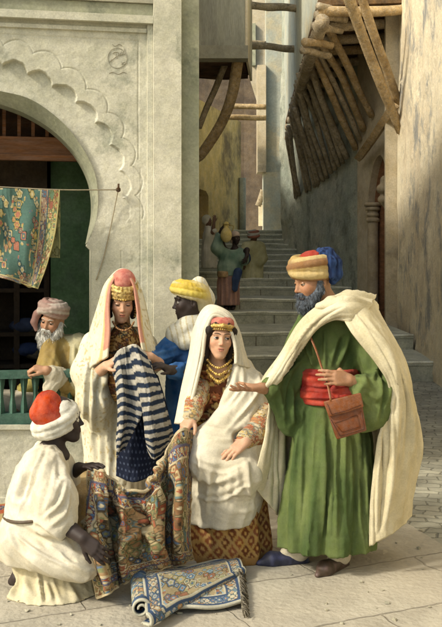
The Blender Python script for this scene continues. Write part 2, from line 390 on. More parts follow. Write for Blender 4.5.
M_darkwall = mat('grey_green_weathered_plaster', (.46,.46,.37), c2=(.32,.35,.29), c3=(.20,.22,.18), s2=.9, s3=1.6, t3=.52, vs=4, var=.3, bump=.5, bs=10, rough=.95, bdist=.03)
M_bluewall = mat('blue_grey_plaster', (.52,.53,.44), c2=(.40,.44,.40), c3=(.6,.53,.36), s2=.5, s3=.5, t3=.5, vs=3, var=.2, bump=.3, bs=8, rough=.95)
M_ochre = mat('ochre_plaster', (.74,.57,.26), c2=(.54,.42,.2), c3=(.24,.19,.115), s2=.7, s3=.5, t3=.5, vs=3, var=.2, bump=.3, bs=8, rough=.95)
M_peach = mat('peach_lit_plaster', (.80,.66,.45), c2=(.78,.70,.52), s2=.5, vs=3, var=.15, bump=.3, bs=8, rough=.95)  # sunlit and reflected warmth put into the plaster colour
M_greywall = mat('grey_boarded_plaster', (.46,.44,.34), c2=(.34,.325,.26), s2=2, vs=5, var=.25, bump=.5, bs=30, rough=.95, stretch=(1,1,.15))
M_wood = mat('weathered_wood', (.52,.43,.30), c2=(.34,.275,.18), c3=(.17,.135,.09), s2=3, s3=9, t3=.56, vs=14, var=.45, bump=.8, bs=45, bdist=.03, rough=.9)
M_woodlit = mat('sunlit_toned_wood', (.60,.45,.26), c2=(.42,.30,.16), c3=(.22,.16,.09), s2=3, s3=8, t3=.58, vs=14, var=.4, bump=.8, bs=45, bdist=.03, rough=.9)  # lighter copy of the wood, sunlit tone put into the colour
M_wooddark = mat('dark_brown_wood', (.11,.06,.034), c2=(.06,.036,.022), s2=3, vs=12, var=.35, bump=.4, bs=40, rough=.85, stretch=(1,1,4))
M_beam = mat('red_brown_beam', (.26,.12,.06), c2=(.17,.085,.042), s2=3, vs=9, var=.3, bump=.4, bs=30, rough=.85, stretch=(.3,1,4))
M_soffit = mat('brown_hatched_boards', (.20,.125,.065), c2=(.11,.075,.045), s2=2, vs=6, var=.4, bump=.6, bs=20, rough=.95, stretch=(3,.5,3))
M_hatch = mat('dark_hatched_brown_wall', (.15,.115,.08), c2=(.09,.07,.055), s2=.8, vs=3, var=.3, bump=.5, bs=12, rough=.95, stretch=(2,.5,2))
M_step = mat('worn_grey_stone', (.50,.50,.40), c2=(.38,.385,.31), c3=(.25,.26,.21), s2=1.4, s3=3, t3=.56, vs=5, var=.28, bump=.5, bs=20, rough=.92)
M_tread_highlight = mat('pale_tread_highlight', (.84,.83,.70), c2=(.66,.65,.53), s2=3, vs=9, var=.25, bump=.4, bs=25, rough=.9)  # light catching the treads, painted as a pale line
M_green = mat('green_painted_wood', (.075,.15,.11), c2=(.05,.105,.08), s2=6, vs=14, var=.28, bump=.3, bs=50, rough=.7)
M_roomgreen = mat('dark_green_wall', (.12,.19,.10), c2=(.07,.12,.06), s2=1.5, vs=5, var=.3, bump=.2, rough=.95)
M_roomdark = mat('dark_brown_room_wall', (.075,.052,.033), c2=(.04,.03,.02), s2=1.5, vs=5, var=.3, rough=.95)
M_string = mat('hemp_string', (.3,.26,.18), rough=.95)
M_stone_col = mat('pale_carved_stone', (.45,.37,.25), c2=(.36,.29,.19), s2=5, vs=9, var=.2, bump=.4, bs=25, rough=.9)

def stone_ground(name, c1, c2, cm, sc, bw, rh, mort, bump, rot, distort=.02, vs=3.0, c3=None):
    m = bpy.data.materials.new(name); m.use_nodes = True; nt = m.node_tree; n = nt.nodes; L = nt.links.new; b = n['Principled BSDF']; b.inputs['Roughness'].default_value = .9; b.inputs['Specular IOR Level'].default_value = .25
    tc = n.new('ShaderNodeTexCoord'); mp = n.new('ShaderNodeMapping'); mp.inputs['Rotation'].default_value[2] = R(rot); L(tc.outputs['Object'], mp.inputs[0])
    nz = n.new('ShaderNodeTexNoise'); nz.inputs['Scale'].default_value = 4; nz.inputs['Detail'].default_value = 4; L(mp.outputs[0], nz.inputs['Vector'])
    ad = n.new('ShaderNodeVectorMath'); ad.operation = 'MULTIPLY_ADD'; L(nz.outputs['Color'], ad.inputs[0]); ad.inputs[1].default_value = (distort*4,)*3; L(mp.outputs[0], ad.inputs[2])
    br = n.new('ShaderNodeTexBrick'); br.inputs['Scale'].default_value = sc; br.inputs['Brick Width'].default_value = bw; br.inputs['Row Height'].default_value = rh; br.inputs['Mortar Size'].default_value = mort; br.inputs['Mortar Smooth'].default_value = .6; br.inputs['Bias'].default_value = 0
    br.inputs['Color1'].default_value = (*c1, 1); br.inputs['Color2'].default_value = (*c2, 1); br.inputs['Mortar'].default_value = (*cm, 1); L(ad.outputs[0], br.inputs['Vector'])
    n2 = n.new('ShaderNodeTexNoise'); n2.inputs['Scale'].default_value = vs; n2.inputs['Detail'].default_value = 10; n2.inputs['Roughness'].default_value = .72; L(tc.outputs['Object'], n2.inputs['Vector'])
    hs = n.new('ShaderNodeHueSaturation'); L(br.outputs['Color'], hs.inputs['Color']); L(ramp_(n, nt, n2.outputs['Fac'], .52, 1.32), hs.inputs['Value'])
    c = hs.outputs[0]
    if c3:
        n3 = n.new('ShaderNodeTexNoise'); n3.inputs['Scale'].default_value = 1.1; n3.inputs['Detail'].default_value = 8; L(tc.outputs['Object'], n3.inputs['Vector'])
        mx = n.new('ShaderNodeMix'); mx.data_type = 'RGBA'; L(ramp_(n, nt, n3.outputs['Fac'], 0, 1), mx.inputs[0]); L(c, mx.inputs[6]); mx.inputs[7].default_value = (*c3, 1); c = mx.outputs[2]
    L(c, b.inputs['Base Color'])
    n4 = n.new('ShaderNodeTexNoise'); n4.inputs['Scale'].default_value = 30; n4.inputs['Detail'].default_value = 6; L(tc.outputs['Object'], n4.inputs['Vector'])
    mm = n.new('ShaderNodeMath'); mm.operation = 'MULTIPLY_ADD'; L(n4.outputs['Fac'], mm.inputs[0]); mm.inputs[1].default_value = .5
    iv = n.new('ShaderNodeMath'); iv.operation = 'SUBTRACT'; iv.inputs[0].default_value = 1; L(br.outputs['Fac'], iv.inputs[1]); L(iv.outputs[0], mm.inputs[2])
    bp = n.new('ShaderNodeBump'); bp.inputs['Strength'].default_value = bump; bp.inputs['Distance'].default_value = .025; L(mm.outputs[0], bp.inputs['Height']); L(bp.outputs[0], b.inputs['Normal']); return m
M_cobble = stone_ground('grey_cobbles', (.40,.385,.305), (.29,.285,.23), (.20,.195,.155), 1.0, .17, .105, .008, .6, 14, .045)
M_slab = stone_ground('beige_flagstones', (.47,.435,.35), (.41,.38,.305), (.22,.195,.155), 1.0, 1.25, .62,   .006, .8, -24, .02, c3=(.38,.335,.26))

# ---- ground
def flat(name, pts, z, mt, kind='structure'):
    V = [(p[0], p[1], z) for p in pts]; o = mk(name, V, [tuple(range(len(V)))], mt, smooth=False); return tag(o, kind=kind)
flat('street', [(-60,-40),(60,-40),(60,90),(-60,90)], 0, M_cobble)
ga, gb = G(385,510), G(442,545); gd = unit((gb-ga)[:2]); far_ = ga[:2]-gd*.55; near_ = gb[:2]+gd*9
flat('pavement', [(-5,-5),(near_[0],near_[1]),(gb[0],gb[1]),(ga[0],ga[1]),(far_[0],far_[1]),(.2,6.9),(-5,5.6)], .004, M_slab)

# ---- arched shop house on the left
a_ = R(10.5); O_ = W(198, 400, 6.55); FW = Wall((O_[0], O_[1]), (O_[0]+math.cos(a_), O_[1]+math.sin(a_)))
shop = root('arched_house', 'pale plaster shop house with a scalloped horseshoe arch and tall corner pilaster', 'house', (O_[0]-1.4, O_[1]-.2, 0))
ev = lambda pts, n: catmull(np.array(pts, float), n)
arch_r = list(map(tuple, ev([(-21,86),(0,91),(25,97),(45,108),(67,127),(85,152),(95,174),(98,196),(97,215),(93,232),(88,242)], 40)))+[(87,246),(91,250),(91,300),(91,425)]
hole = arch_r+[(-133,425),(-133,250),(-129,246)]+[(-42-x, y) for x, y in arch_r[:40][::-1]][:-1]
UZ = lambda P: [FW.uz(x, y) for x, y in P]
zt = 5.6; uR = FW.uz(198,300)[0]; uL = FW.uz(-420,300)[0]
fixn(mk('wall_core', *FW.fill([[(uL,0),(uR,0),(uR,zt),(uL,zt)], UZ(hole)], -.26, -.062), M_plaster, shop, smooth=False))
uP = FW.uz(-62,300)[0]; fixn(mk('side_panel', *FW.fill([[(uL,0),(uP-.3,0),(uP-.3,zt),(uL,zt)]], -.06, 0), M_plaster, shop, smooth=False))
inner = list(map(tuple, ev([(-21,97),(0,102),(25,111.5),(50,126.5),(70,145),(82,162),(90,180),(93,197),(93,214),(90,231),(87.4,243)], 40)))
def ringface(pa, pb, da, db):
    Va = [FW.at(x, y, da) for x, y in pa]+[FW.at(x, y, db) for x, y in pb]; k = len(pa); return Va, [(i, i+1, k+i+1, k+i) for i in range(k-1)]
mir = lambda P: [(-42-x, y) for x, y in P]
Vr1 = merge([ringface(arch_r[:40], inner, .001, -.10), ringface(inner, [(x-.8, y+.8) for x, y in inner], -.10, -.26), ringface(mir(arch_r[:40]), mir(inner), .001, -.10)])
mk('arch_reveal', *Vr1, M_olive, shop, smooth=False)  # darker olive puts the shade of the reveal into its colour
# side wall into the alley, roof and rear volume: a solid block, its unseen roof line shaped to shade the alley
u0 = FW.O+FW.e*uR; c0 = (u0[0]-.01, u0[1]+.26*FW.n[1]*-1); dirA = A3(-.045,1,0)
pA = A3(u0[0], u0[1], 0)-FW.n*.26; pB = pA+dirA*6.6; pC = pB-FW.e*7; pD = pA-FW.e*7
pM = pA+dirA*7.6; pE = pA+dirA*13.2; wl = FW.e[:2]*.3; pF = pE-FW.e*7; pG = pM-FW.e*7
fixn(mk('house_block', *merge([prism([pA[:2]+FW.e[:2]*-.005, pM[:2], pM[:2]-wl, pA[:2]-wl], 0, [6.4,5.5,5.5,6.4]),
    prism([pA[:2]-wl, pM[:2]-wl, pG[:2], pD[:2]], [4.6]*4, [6.4,5.5,5.5,6.4])]), M_plaster_dark, shop, smooth=False))
fixn(mk('rear_block', *prism([pM[:2]+A3(0,.01), pE[:2], pF[:2], pG[:2]+A3(0,.01)], 0, 7.9), M_plaster_dark, shop, smooth=False))  # unseen volume added to keep sun off the stairs and left jetty
fixn(mk('upper_wall', *FW.fill([[(uL,zt),(uR,zt),(uR,6.4),(uL,6.4)]], -.26, -.002), M_plaster_dark, shop, smooth=False))
# pilaster and mouldings
def strip(name, x0, y0, x1, y1, d0, d1, mt=M_plaster, par=shop): return fixn(mk(name, *FW.rect(x0, y0, x1, y1, d0, d1), mt, par, smooth=False))
zb = 0
def vstrip(name, x0, x1, z0, z1, d0, d1, mt, par=shop):
    ua, ub = FW.uz(x0,300)[0], FW.uz(x1,300)[0]; return fixn(mk(name, *FW.fill([[(ua,z0),(ub,z0),(ub,z1),(ua,z1)]], d0, d1), mt, par, smooth=False))
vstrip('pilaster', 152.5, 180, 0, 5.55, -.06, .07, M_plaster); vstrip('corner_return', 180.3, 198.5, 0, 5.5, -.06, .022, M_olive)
vstrip('pilaster_edge', 147, 152.3, 0, 3.29, -.03, .028, M_plaster)
zc = FW.uz(76,20)[1]
uA, uB = FW.uz(-420,300)[0], FW.uz(152.3,300)[0]
def hband(name, z0, z1, d1, mt, ub=uB): return fixn(mk(name, *FW.fill([[(uA,z0),(ub,z0),(ub,z1),(uA,z1)]], -.05, d1), mt, shop, smooth=False))
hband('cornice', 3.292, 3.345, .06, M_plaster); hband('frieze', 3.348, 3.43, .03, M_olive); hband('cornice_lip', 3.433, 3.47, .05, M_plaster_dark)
hband('string_course', 3.235, 3.262, .02, M_plaster, FW.uz(146.5,300)[0])
# relief of the arch front: recessed scallops, incised outlines, chips and wear
def arch_front():
    u0, u1 = uP-.3, FW.uz(152.4,300)[0]; h = .0046; us = np.arange(u0, u1+h, h); zs_ = np.arange(0, 3.30, h); U, Z = np.meshgrid(us, zs_, indexing='ij')
    P = FW.O+FW.e*U[..., None]; X, Y = P[..., 0], P[..., 1]; px = CX+X*F/Y; py = HY-(Z-CH)*F/Y
    x0 = np.where(px < -22, -44-px, px); dx, dy = x0+22, 190-py; ang = np.degrees(np.arctan2(dy, dx)); rad = np.hypot(dx, dy)
    e = np.array([105,92,80,68,55.5,43,31,20,9,-2,-14]); 
    def lobe(R0, amp, sh, pw):
        ee = e+sh; k = np.clip(np.searchsorted(-ee, -ang)-1, 0, len(ee)-2); t = np.clip((ee[k]-ang)/(ee[k]-ee[k+1]), 0, 1); return R0+amp*np.sin(np.pi*t)**pw
    Rin = lobe(127+np.clip(58-ang, 0, 60)*.32, 8.5, -1.0, .7); Rout = lobe(147+np.clip(45-ang, 0, 60)*.22, 8.5, 0, .75)
    wob = .7*vnoise(np.stack([px*.25, py*.25, px*0], -1)); dep = np.interp(ang, [-14,-6,10,35,60,95], [0,.012,.022,.036,.042,.043])
    s = np.clip((Rin-rad+wob)/1.1, 0, 1); d = -dep*s*np.where(ang > -14, 1, 0)*np.interp(rad, [92,118], [.5,1])
    g = lambda q, w_, a_: -a_*np.exp(-(q/w_)**2)
    d += np.where(ang > -10, g(rad-Rout, .75, .006), 0)
    nb = .8*vnoise(np.stack([px*.08, py*.08, px*0+5], -1))
    on = lambda c: np.where(c, 1., 0.)
    d += g(py-(41+(px-138)*.05)+nb*.3, .7, .005)*on(px < 138)+g(px-138.3+nb*.4, .7, .005)*on((py > 41) & (py < 160))+g(px-140.5+nb*.4, .6, .0035)*on(py > 168)
    d += g(px-121+nb, .6, .004)*on((py > 250) & (py < 420))+g(py-300+nb, .5, .003)*on((px > 96) & (px < 140))
    Q3 = np.stack([U, Z, U*0], -1); d += .0016*fbm(Q3*4, 4)+.0006*vnoise(Q3*60)
    ch = np.clip(fbm(Q3*13+3, 3)-.62, 0, 1); d -= .014*ch*np.clip(fbm(Q3*2.1+8, 2)+.15, 0, 1)
    V = (P+FW.n*d[..., None]); V[..., 2] = Z
    ap = np.array([q for q in arch_r]); inside = np.zeros(px.shape, bool)
    pl = UZ(hole); n_ = len(pl); j = n_-1
    for i in range(n_):
        (ua_, za_), (ub_, zb2) = pl[i], pl[j]; c = ((za_ > Z) != (zb2 > Z)) & (U < (ub_-ua_)*(Z-za_)/((zb2-za_) if abs(zb2-za_) > 1e-9 else 1e-9)+ua_); inside ^= c; j = i
    b_ = V.shape[1]; i, j = np.meshgrid(np.arange(V.shape[0]-1), np.arange(b_-1), indexing='ij'); keep = ~(inside[:-1,:-1] & inside[1:,:-1] & inside[:-1,1:] & inside[1:,1:]); q = (i*b_+j)[keep]
    Q = np.stack([q, q+b_, q+b_+1, q+1], 1); used = np.unique(Q); mp_ = -np.ones(V.shape[0]*b_, int); mp_[used] = np.arange(len(used)); return V.reshape(-1,3)[used], mp_[Q]
mk('arch_front', *arch_front(), M_plaster, shop)
# carved roundel with flowing strokes
def squig(pts): return tube([FW.at(117+x*1.0, 58+y*1.0, .003) for x, y in ev(pts, 26)], .0026, 5)
rr = random.Random(4)
parts = [tube([FW.at(117+9.5*math.cos(t)*1.0, 58+10*math.sin(t), .003) for t in np.linspace(0, 6.283, 40)], .0022, 5)]
for k in range(9):
    x0, y0 = rr.uniform(-6,6), rr.uniform(-7,6); parts.append(squig([(x0,y0),(x0+rr.uniform(-3,1),y0+rr.uniform(1,4)),(x0+rr.uniform(0,4),y0+rr.uniform(-3,4)),(x0+rr.uniform(1,5),y0+rr.uniform(-4,1))]))
parts.append(squig([(-5,-14),(-2,-12),(2,-14),(5,-12)])); parts.append(squig([(-8,15),(-4,14),(1,16),(6,14),(9,15)]))
mk('carved_roundel', *merge(parts), mat('carved_stroke', (.40,.38,.30), rough=1), shop)
# parapet cap and the room behind
yb = 425; zs = FW.uz(40,425)[1]
def lbox(u0, u1, d0, d1, z0, z1):     # box in wall coordinates, d = metres behind the wall face
    P = []
    for z in (z0, z1):
        for (u, d) in ((u0,d0),(u1,d0),(u1,d1),(u0,d1)): P.append(FW.O+FW.e*u-FW.n*d+A3(0,0,z))
    return hexa(P)
ul, ur = FW.uz(-135,300)[0], FW.uz(92.5,300)[0]
room = shop
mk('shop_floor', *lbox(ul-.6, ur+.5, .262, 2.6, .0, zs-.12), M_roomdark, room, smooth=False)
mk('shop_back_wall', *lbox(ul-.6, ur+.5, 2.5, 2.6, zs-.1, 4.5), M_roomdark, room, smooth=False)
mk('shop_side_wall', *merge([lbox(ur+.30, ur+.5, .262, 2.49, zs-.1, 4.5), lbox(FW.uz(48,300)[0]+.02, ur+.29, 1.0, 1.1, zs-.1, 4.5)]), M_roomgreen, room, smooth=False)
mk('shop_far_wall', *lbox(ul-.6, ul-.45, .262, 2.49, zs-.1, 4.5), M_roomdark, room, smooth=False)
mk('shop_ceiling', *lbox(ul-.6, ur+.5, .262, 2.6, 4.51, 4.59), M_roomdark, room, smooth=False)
def behind(px, py, d): # point on the plane d metres behind the wall face that shows at px, py
    O2 = FW.O-FW.n*d; w2 = Wall(O2[:2], (O2+FW.e)[:2]); return w2.uz(px, py)
ub0, zb1 = behind(82,138,.45); _, zb0 = behind(40,159,.45)
mk('lintel_beam', *lbox(ul-.4, ur+.28, .45, .62, zb0, zb1), M_beam, room, smooth=False); mk('lintel_lip', *lbox(ul-.4, ur+.28, .43, .46, zb0-.012, zb0+.03), M_beam, room, smooth=False)
mk('transom_panel', *lbox(ul-.4, ur+.28, .6, .64, zb1+.002, zb1+.8), M_wooddark, room, smooth=False)
for x in (-24,-10,4,19,33,47,61):
    u, _ = behind(x, 120, .5); mk('transom_bar', *lbox(u-.012, u+.012, .5, .53, zb1+.003, zb1+.8), M_beam, room, smooth=False)
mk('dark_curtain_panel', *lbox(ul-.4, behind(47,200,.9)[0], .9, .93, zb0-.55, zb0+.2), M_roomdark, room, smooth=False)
# shelves inside
M_shelf = mat('dark_shelf_wood', (.05,.033,.02), var=.3, rough=.9)
sh = root('shelf_unit', 'dark wooden shelves inside the shop behind the balustrade', 'shelf', FW.O+FW.e*(behind(12,400,1.2)[0])-FW.n*1.3+A3(0,0,zs-.12))
us0, us1 = behind(-30,300,1.2)[0], behind(48,300,1.2)[0]
for py in (290,334,366,395):
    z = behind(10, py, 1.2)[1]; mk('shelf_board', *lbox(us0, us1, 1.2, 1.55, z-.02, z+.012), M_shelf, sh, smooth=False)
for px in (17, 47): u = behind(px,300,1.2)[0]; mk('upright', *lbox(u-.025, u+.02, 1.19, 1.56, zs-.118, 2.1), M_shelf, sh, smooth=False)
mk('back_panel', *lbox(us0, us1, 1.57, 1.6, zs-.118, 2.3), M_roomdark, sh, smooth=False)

# ---- green balustrade
bal = root('balustrade', 'green painted wooden balustrade on the white parapet below the arch', 'balustrade', FW.at(30,424,-.1))
zr0, zr1 = FW.uz(30,379)[1], FW.uz(30,372)[1]; zq0, zq1 = zs+.003, FW.uz(30,414)[1]
ua, ub = FW.uz(-130,400)[0], FW.uz(89,400)[0]
mk('top_rail', *lbox(ua, ub, .03, .14, zr0, zr1), M_green, bal, smooth=False); mk('bottom_rail', *lbox(ua, ub, .03, .13, zq0, zq1), M_green, bal, smooth=False)
for k in range(19):
    px = 12.0+11.6*(k-11)
    u = FW.uz(px, 400)[0]
    if u > ub-.03: continue
    z = np.linspace(zq1, zr0, 16); t = (z-z[0])/(z[-1]-z[0]); w = .027+.008*np.cos(2*np.pi*t)
    P = [FW.O+FW.e*u-FW.n*.08+A3(0,0,zz) for zz in z]; mk('baluster', *tube(P, w*1.3, 4, flat=.6, up=FW.e), M_green, bal, smooth=False)
strip('parapet_cap', -130, 424.6, 91, 429, 0, .022, M_plaster)
strip('parapet_plinth', -300, 497, 146.5, 509.5, 0, .03, M_plaster)

# ---- staircase
E = [(355.5,.27,12.9,11.9),(332,.48,14.5,13.9),(312,.68,0,0),(299,.87,0,0),(287,1.04,0,0),(278.5,1.2,0,0),(272,1.33,0,0),(265,1.45,0,0),(259.5,1.57,0,0)]
st = root('stone_staircase', 'worn grey stone staircase climbing into the narrow alley', 'staircase', (.6, 13, 0)); zs0 = 0
rows = []
for i, (y, z, Yl, Yr) in enumerate(E):
    Y = (CH-z)*F/(y-HY)
    if i >= 7: Y = rows[-1][1]+.75
    rows.append((z, Y))
for j in range(6): rows.append((rows[-1][0]+.13, rows[-1][1]+.6))
for i, (z, Y) in enumerate(rows):
    zb_ = 0 if i == 0 else rows[i-1][0]-.02; Yn = rows[i+1][1]+.1 if i+1 < len(rows) else 40
    xr = 2.9 if i < 2 else 2.75; xl = -2.2
    # a slightly bowed, worn front edge
    xs = np.linspace(xl, xr, 30); bow = .10*np.sin(np.pi*(xs-xl)/(xr-xl))*-1+.02*vnoise(np.stack([xs*2.2, xs*0+i*3.3, xs*0], -1))
    if i == 0: bow = bow-np.interp(xs, [1.4,1.9], [0,.75])
    if i == 1: bow = bow-np.interp(xs, [1.6,2.0], [0,.6])
    V, Q = [], []; 
    for x, b_ in zip(xs, bow):
        e_ = .012*float(vnoise(np.array([x*3, i*5., 1.]))); prof = [(Y+b_+.02, zb_), (Y+b_+.012, z-.06+e_), (Y+b_, z-.045+e_), (Y+b_+.004, z-.012+e_), (Y+b_+.03, z+e_), (Yn+.3, z)]
        V += [(x, p[0], p[1]) for p in prof]
    for a in range(29):
        for j in range(5): Q.append((a*6+j, (a+1)*6+j, (a+1)*6+j+1, a*6+j+1))
    Q += [tuple(range(5,-1,-1)), tuple(29*6+j for j in range(6))]
    s_ = fixn(mk('step', V, Q, M_step, st, smooth=False))
    ys = Y+bow
    nz = mk('tread_highlight', *tube([(x, yy+.012, z-.006+.012*float(vnoise(np.array([x*3, i*5., 1.])))) for x, yy in zip(xs, ys)], .02 if z < 1.2 else .014, 6), M_tread_highlight, s_)  # pale line painting the highlight along each tread
    if i < 7:
        for k in range(4):
            x = xl+.9+k*1.15+(i % 2)*.5+.2*math.sin(i*7+k); b_ = np.interp(x, xs, bow)
            mk('joint', *box((x-.008, Y+b_+.004, zb_+.02), (x+.008, Y+b_+.03, z-.05)), M_groove, s_, smooth=False)
# ---- right hand house, near block
xw = lambda Y: 2.83+.069*(Y-11.9)
rh = root('plaster_house', 'tall warm plaster house catching the sun at the right edge', 'house', (4, 13, 0))
rng_ = [( xw(2.5), 2.5), (xw(16.3), 16.3), (xw(16.3)+4, 16.3), (xw(2.5)+4, 2.5)]
def rough_wall(p0, p1, z0, z1, nu, nv, amp, seed):
    u, v = np.meshgrid(np.linspace(0,1,nu), np.linspace(0,1,nv), indexing='ij'); P = A3(*p0,0)+(A3(*p1,0)-A3(*p0,0))*u[..., None]; P[..., 2] = z0+(z1-z0)*v
    n = unit(np.cross(A3(*p1,0)-A3(*p0,0), (0,0,1))); d = fbm(P*1.1+seed, 3)*amp+np.minimum(0, .22-np.abs(fbm(P*5+seed+9, 2)))*amp*.0
    pit = np.clip(fbm(P*6.5+seed*3, 2)-.55, 0, 1)*amp*1.6
    X = P+n*(d-pit)[..., None]; b = nv; i, j = np.meshgrid(np.arange(nu-1), np.arange(nv-1), indexing='ij'); q = (i*b+j).ravel()
    return X.reshape(-1,3), np.stack([q, q+b, q+b+1, q+1], 1)
mk('wall_face', *rough_wall((xw(2.5)-.03,2.5), (xw(16.3)-.03,16.32), 0, 9, 240, 150, .025, 3), M_sunwall, rh)
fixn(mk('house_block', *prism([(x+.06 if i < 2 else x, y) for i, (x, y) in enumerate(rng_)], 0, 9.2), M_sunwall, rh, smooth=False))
mk('corner_strip', *box((xw(16.3)-.24, 16.331, .0), (xw(16.3)+.3, 16.45, 6.8)), M_doorwall, rh, smooth=False)
# ---- door house: wall with the arched doorway
DW = Wall((2.72,18.55), (3.2,16.42)); 
dh = root('doorway_house', 'house with a tall narrow arched doorway and carved column beside the stairs', 'house', (3.1,18,.3))
dpx = [(367.5,330),(367.5,206),(369,190),(371.5,174),(375,161),(379.5,155),(383.5,160),(386,172),(387.5,190),(388,206),(388,330)]
dz0 = .35
hole = [DW.uz(x, y) for x, y in catmull(np.array(dpx[1:-1], float), 24)]; hole = [(hole[0][0], dz0)]+hole+[(hole[-1][0], dz0)]
uu0 = 0.0; uu1 = DW.uz(400,200)[0]+.05
fixn(mk('wall', *DW.fill([[(uu0,0),(uu1,0),(uu1,7.5),(uu0,7.5)], hole], -.35, 0), M_doorwall, dh, smooth=False))
def dbox(u0, u1, d0, d1, z0, z1):
    P = []
    for z in (z0, z1):
        for (u, d) in ((u0,d0),(u1,d0),(u1,d1),(u0,d1)): P.append(DW.O+DW.e*u-DW.n*d+A3(0,0,z))
    return hexa(P)
mk('door_leaf', *dbox(hole[0][0]-.2, hole[-1][0]+.2, .14, .2, dz0-.1, hole[12][1]+.3), M_beam, dh, smooth=False)
ucol = DW.uz(372,300)[0]; zcap = DW.uz(374,206)[1]
colm = mk('column', *tube([DW.O+DW.e*ucol-DW.n*.02+A3(0,0,z) for z in np.linspace(.3, zcap, 12)], .105, 16), M_stone_col, dh)
for k, (dz, r_) in enumerate(((-.30,.125),(-.20,.115),(-.08,.14),(.0,.165))):
    mk('capital', *tube([DW.O+DW.e*ucol-DW.n*.02+A3(0,0,zcap+dz), DW.O+DW.e*ucol-DW.n*.02+A3(0,0,zcap+dz+.035), DW.O+DW.e*ucol-DW.n*.02+A3(0,0,zcap+dz+.07)], [r_, r_*1.05, r_*.97], 16), M_stone_col, colm)
pb = DW.at(388.5,189,.10); sb = S(); sb.ell(pb, (.13,.17,.10), k=.04); sb.ell(pb+A3(.0,0,-.2), (.10,.14,.08), rotm(roll=25), k=.05); sb.ell(pb+A3(.03,0,.15), (.09,.11,.10), k=.04); sb.cone(pb+A3(.05,0,-.36), pb+A3(-.03,0,-.2), .03, .06, .05)
mk('stone_bracket', *sb.mesh(.03), M_stone_col, dh)
mk('house_block', *prism([(2.83,18.75),(3.3,16.85),(6,16.85),(6,18.75)], 3.6, 7.6), M_doorwall, dh, smooth=False)
# ---- dark wall under the overhang
KW = Wall((1.52,23.6), (2.70,18.6))
gh = root('overhanging_house', 'dark weathered house whose jettied upper floor is propped over the stairs by rough poles', 'house', (2.8,21,.6))
q0, q1 = A3(1.52,23.6,0), A3(2.72,18.56,0)
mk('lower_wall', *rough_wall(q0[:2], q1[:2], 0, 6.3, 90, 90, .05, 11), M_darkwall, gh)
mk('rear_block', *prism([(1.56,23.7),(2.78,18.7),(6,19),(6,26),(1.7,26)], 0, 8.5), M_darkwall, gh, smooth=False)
ja, jb = W(318,0,15.6), W(283,130,24.0)
jn = W(322,-30,14.4)
P = [(ja[0],ja[1],ja[2]),(3.3,15.9,6.1),(3.6,24.5,5.2),(jb[0],jb[1],jb[2]),(ja[0],ja[1],9.5),(3.3,15.9,9.5),(3.6,24.5,9.5),(jb[0],jb[1],9.5)]
fixn(mk('jetty', *hexa([P[0],P[1],P[2],P[3],P[4],P[5],P[6],P[7]]), M_bluewall, gh, smooth=False))
so = [A3(*P[0]),A3(*P[1]),A3(*P[2]),A3(*P[3])]; dn = A3(0,0,-.03)
fixn(mk('jetty_soffit', *hexa([so[0]+dn*3,so[1]+dn*3,so[2]+dn*3,so[3]+dn*3,so[0]+dn*.1,so[1]+dn*.1,so[2]+dn*.1,so[3]+dn*.1]), M_soffit, gh, smooth=False))
for k in range(13):                                     # joists under the jetty, ends showing along its lower edge
    t = k/12.5; a = so[0]+(so[3]-so[0])*t; b = so[1]+(so[2]-so[1])*t; r_ = .085
    mk('joist', *log(a+A3(.0,0,-.2), b+A3(0,0,-.2), r_, r_, 10, 20+k), M_wood if k % 3 else M_woodlit, gh)
mk('edge_beam', *log(so[0]+A3(.05,-.2,-.40), so[3]+A3(.05,0,-.40), .12, .1, 10, 55), M_wood, gh)
# rows of rough corbel timbers above the props
for k, (x0,y0,x1,y1) in enumerate([(318,6,348,10),(316,15,346,20),(313,26,342,31),(304,42,332,46),(302,50,330,56),(318,-6,350,-2)]):
    mk('corbel_timber', *log(W(x0,y0,15.5+.1*k), W(x1,y1,15.9+.1*k), .07, .06, 10, 70+k, .5), M_woodlit if k == 3 else M_wood, gh)
props = [((324,22),(372,116)),((318,36),(364,130)),((311,50),(356,149)),((306,57),(347,158)),((302,64),(339,166)),((298,73),(331,173)),((296,84),(323,181)),((293,97),(315,187)),((290,112),(307,192)),((288,126),(299,195)),
         ((309,66),(343,163)),((316,44),(360,140)),((304,60),(335,170)),((291,104),(310,190)),((287,132),(296,198)),((297,80),(318,186)),((299,90),(327,178)),((294,108),(319,184))]
for k, ((xa,ya),(xb,yb_)) in enumerate(props):
    u, _ = KW.uz(min(xb,359),yb_); Yb = KW.at(min(xb,359),yb_)[1]-.05
    if xb > 359: Yb = DW.at(xb, yb_)[1]-.08
    Ya = Yb-1.15
    mk('prop_pole', *log(W(xa,ya,Ya), W(xb,yb_,Yb), .055 if k > 3 else .075, .05 if k > 3 else .068, 9, 90+k, .6), M_woodlit if k < 3 else M_wood, gh)
for k, (xa,ya,Ya,xb,yb_,r_) in enumerate([(340,-28,14.2,401,131,.092),(353,-28,14.6,399,104,.08)]):
    bY = Wall((xw(8),8), (xw(16.3),16.3)).at(401,yb_)[1] if False else 16.15
    mk('raking_beam', *log(W(xa,ya,Ya), W(xb,yb_,bY), r_, r_*.95, 8, 120+k), M_woodlit, gh)
mk('wall_plate', *tube([W(394,106,15.9), W(376,134,16.9), W(359,158,18.0)], .10, 4, flat=.8), M_woodlit, gh, smooth=False)
mk('stair_side_panel', *hexa([W(384,-20,17.2),W(404,-20,16.6),W(404,-20,17.0),W(384,-20,17.6),W(366,150,17.2),W(366,150,16.6),W(366,150,17),W(366,150,17.6)]), M_soffit, gh, smooth=False) if False else None
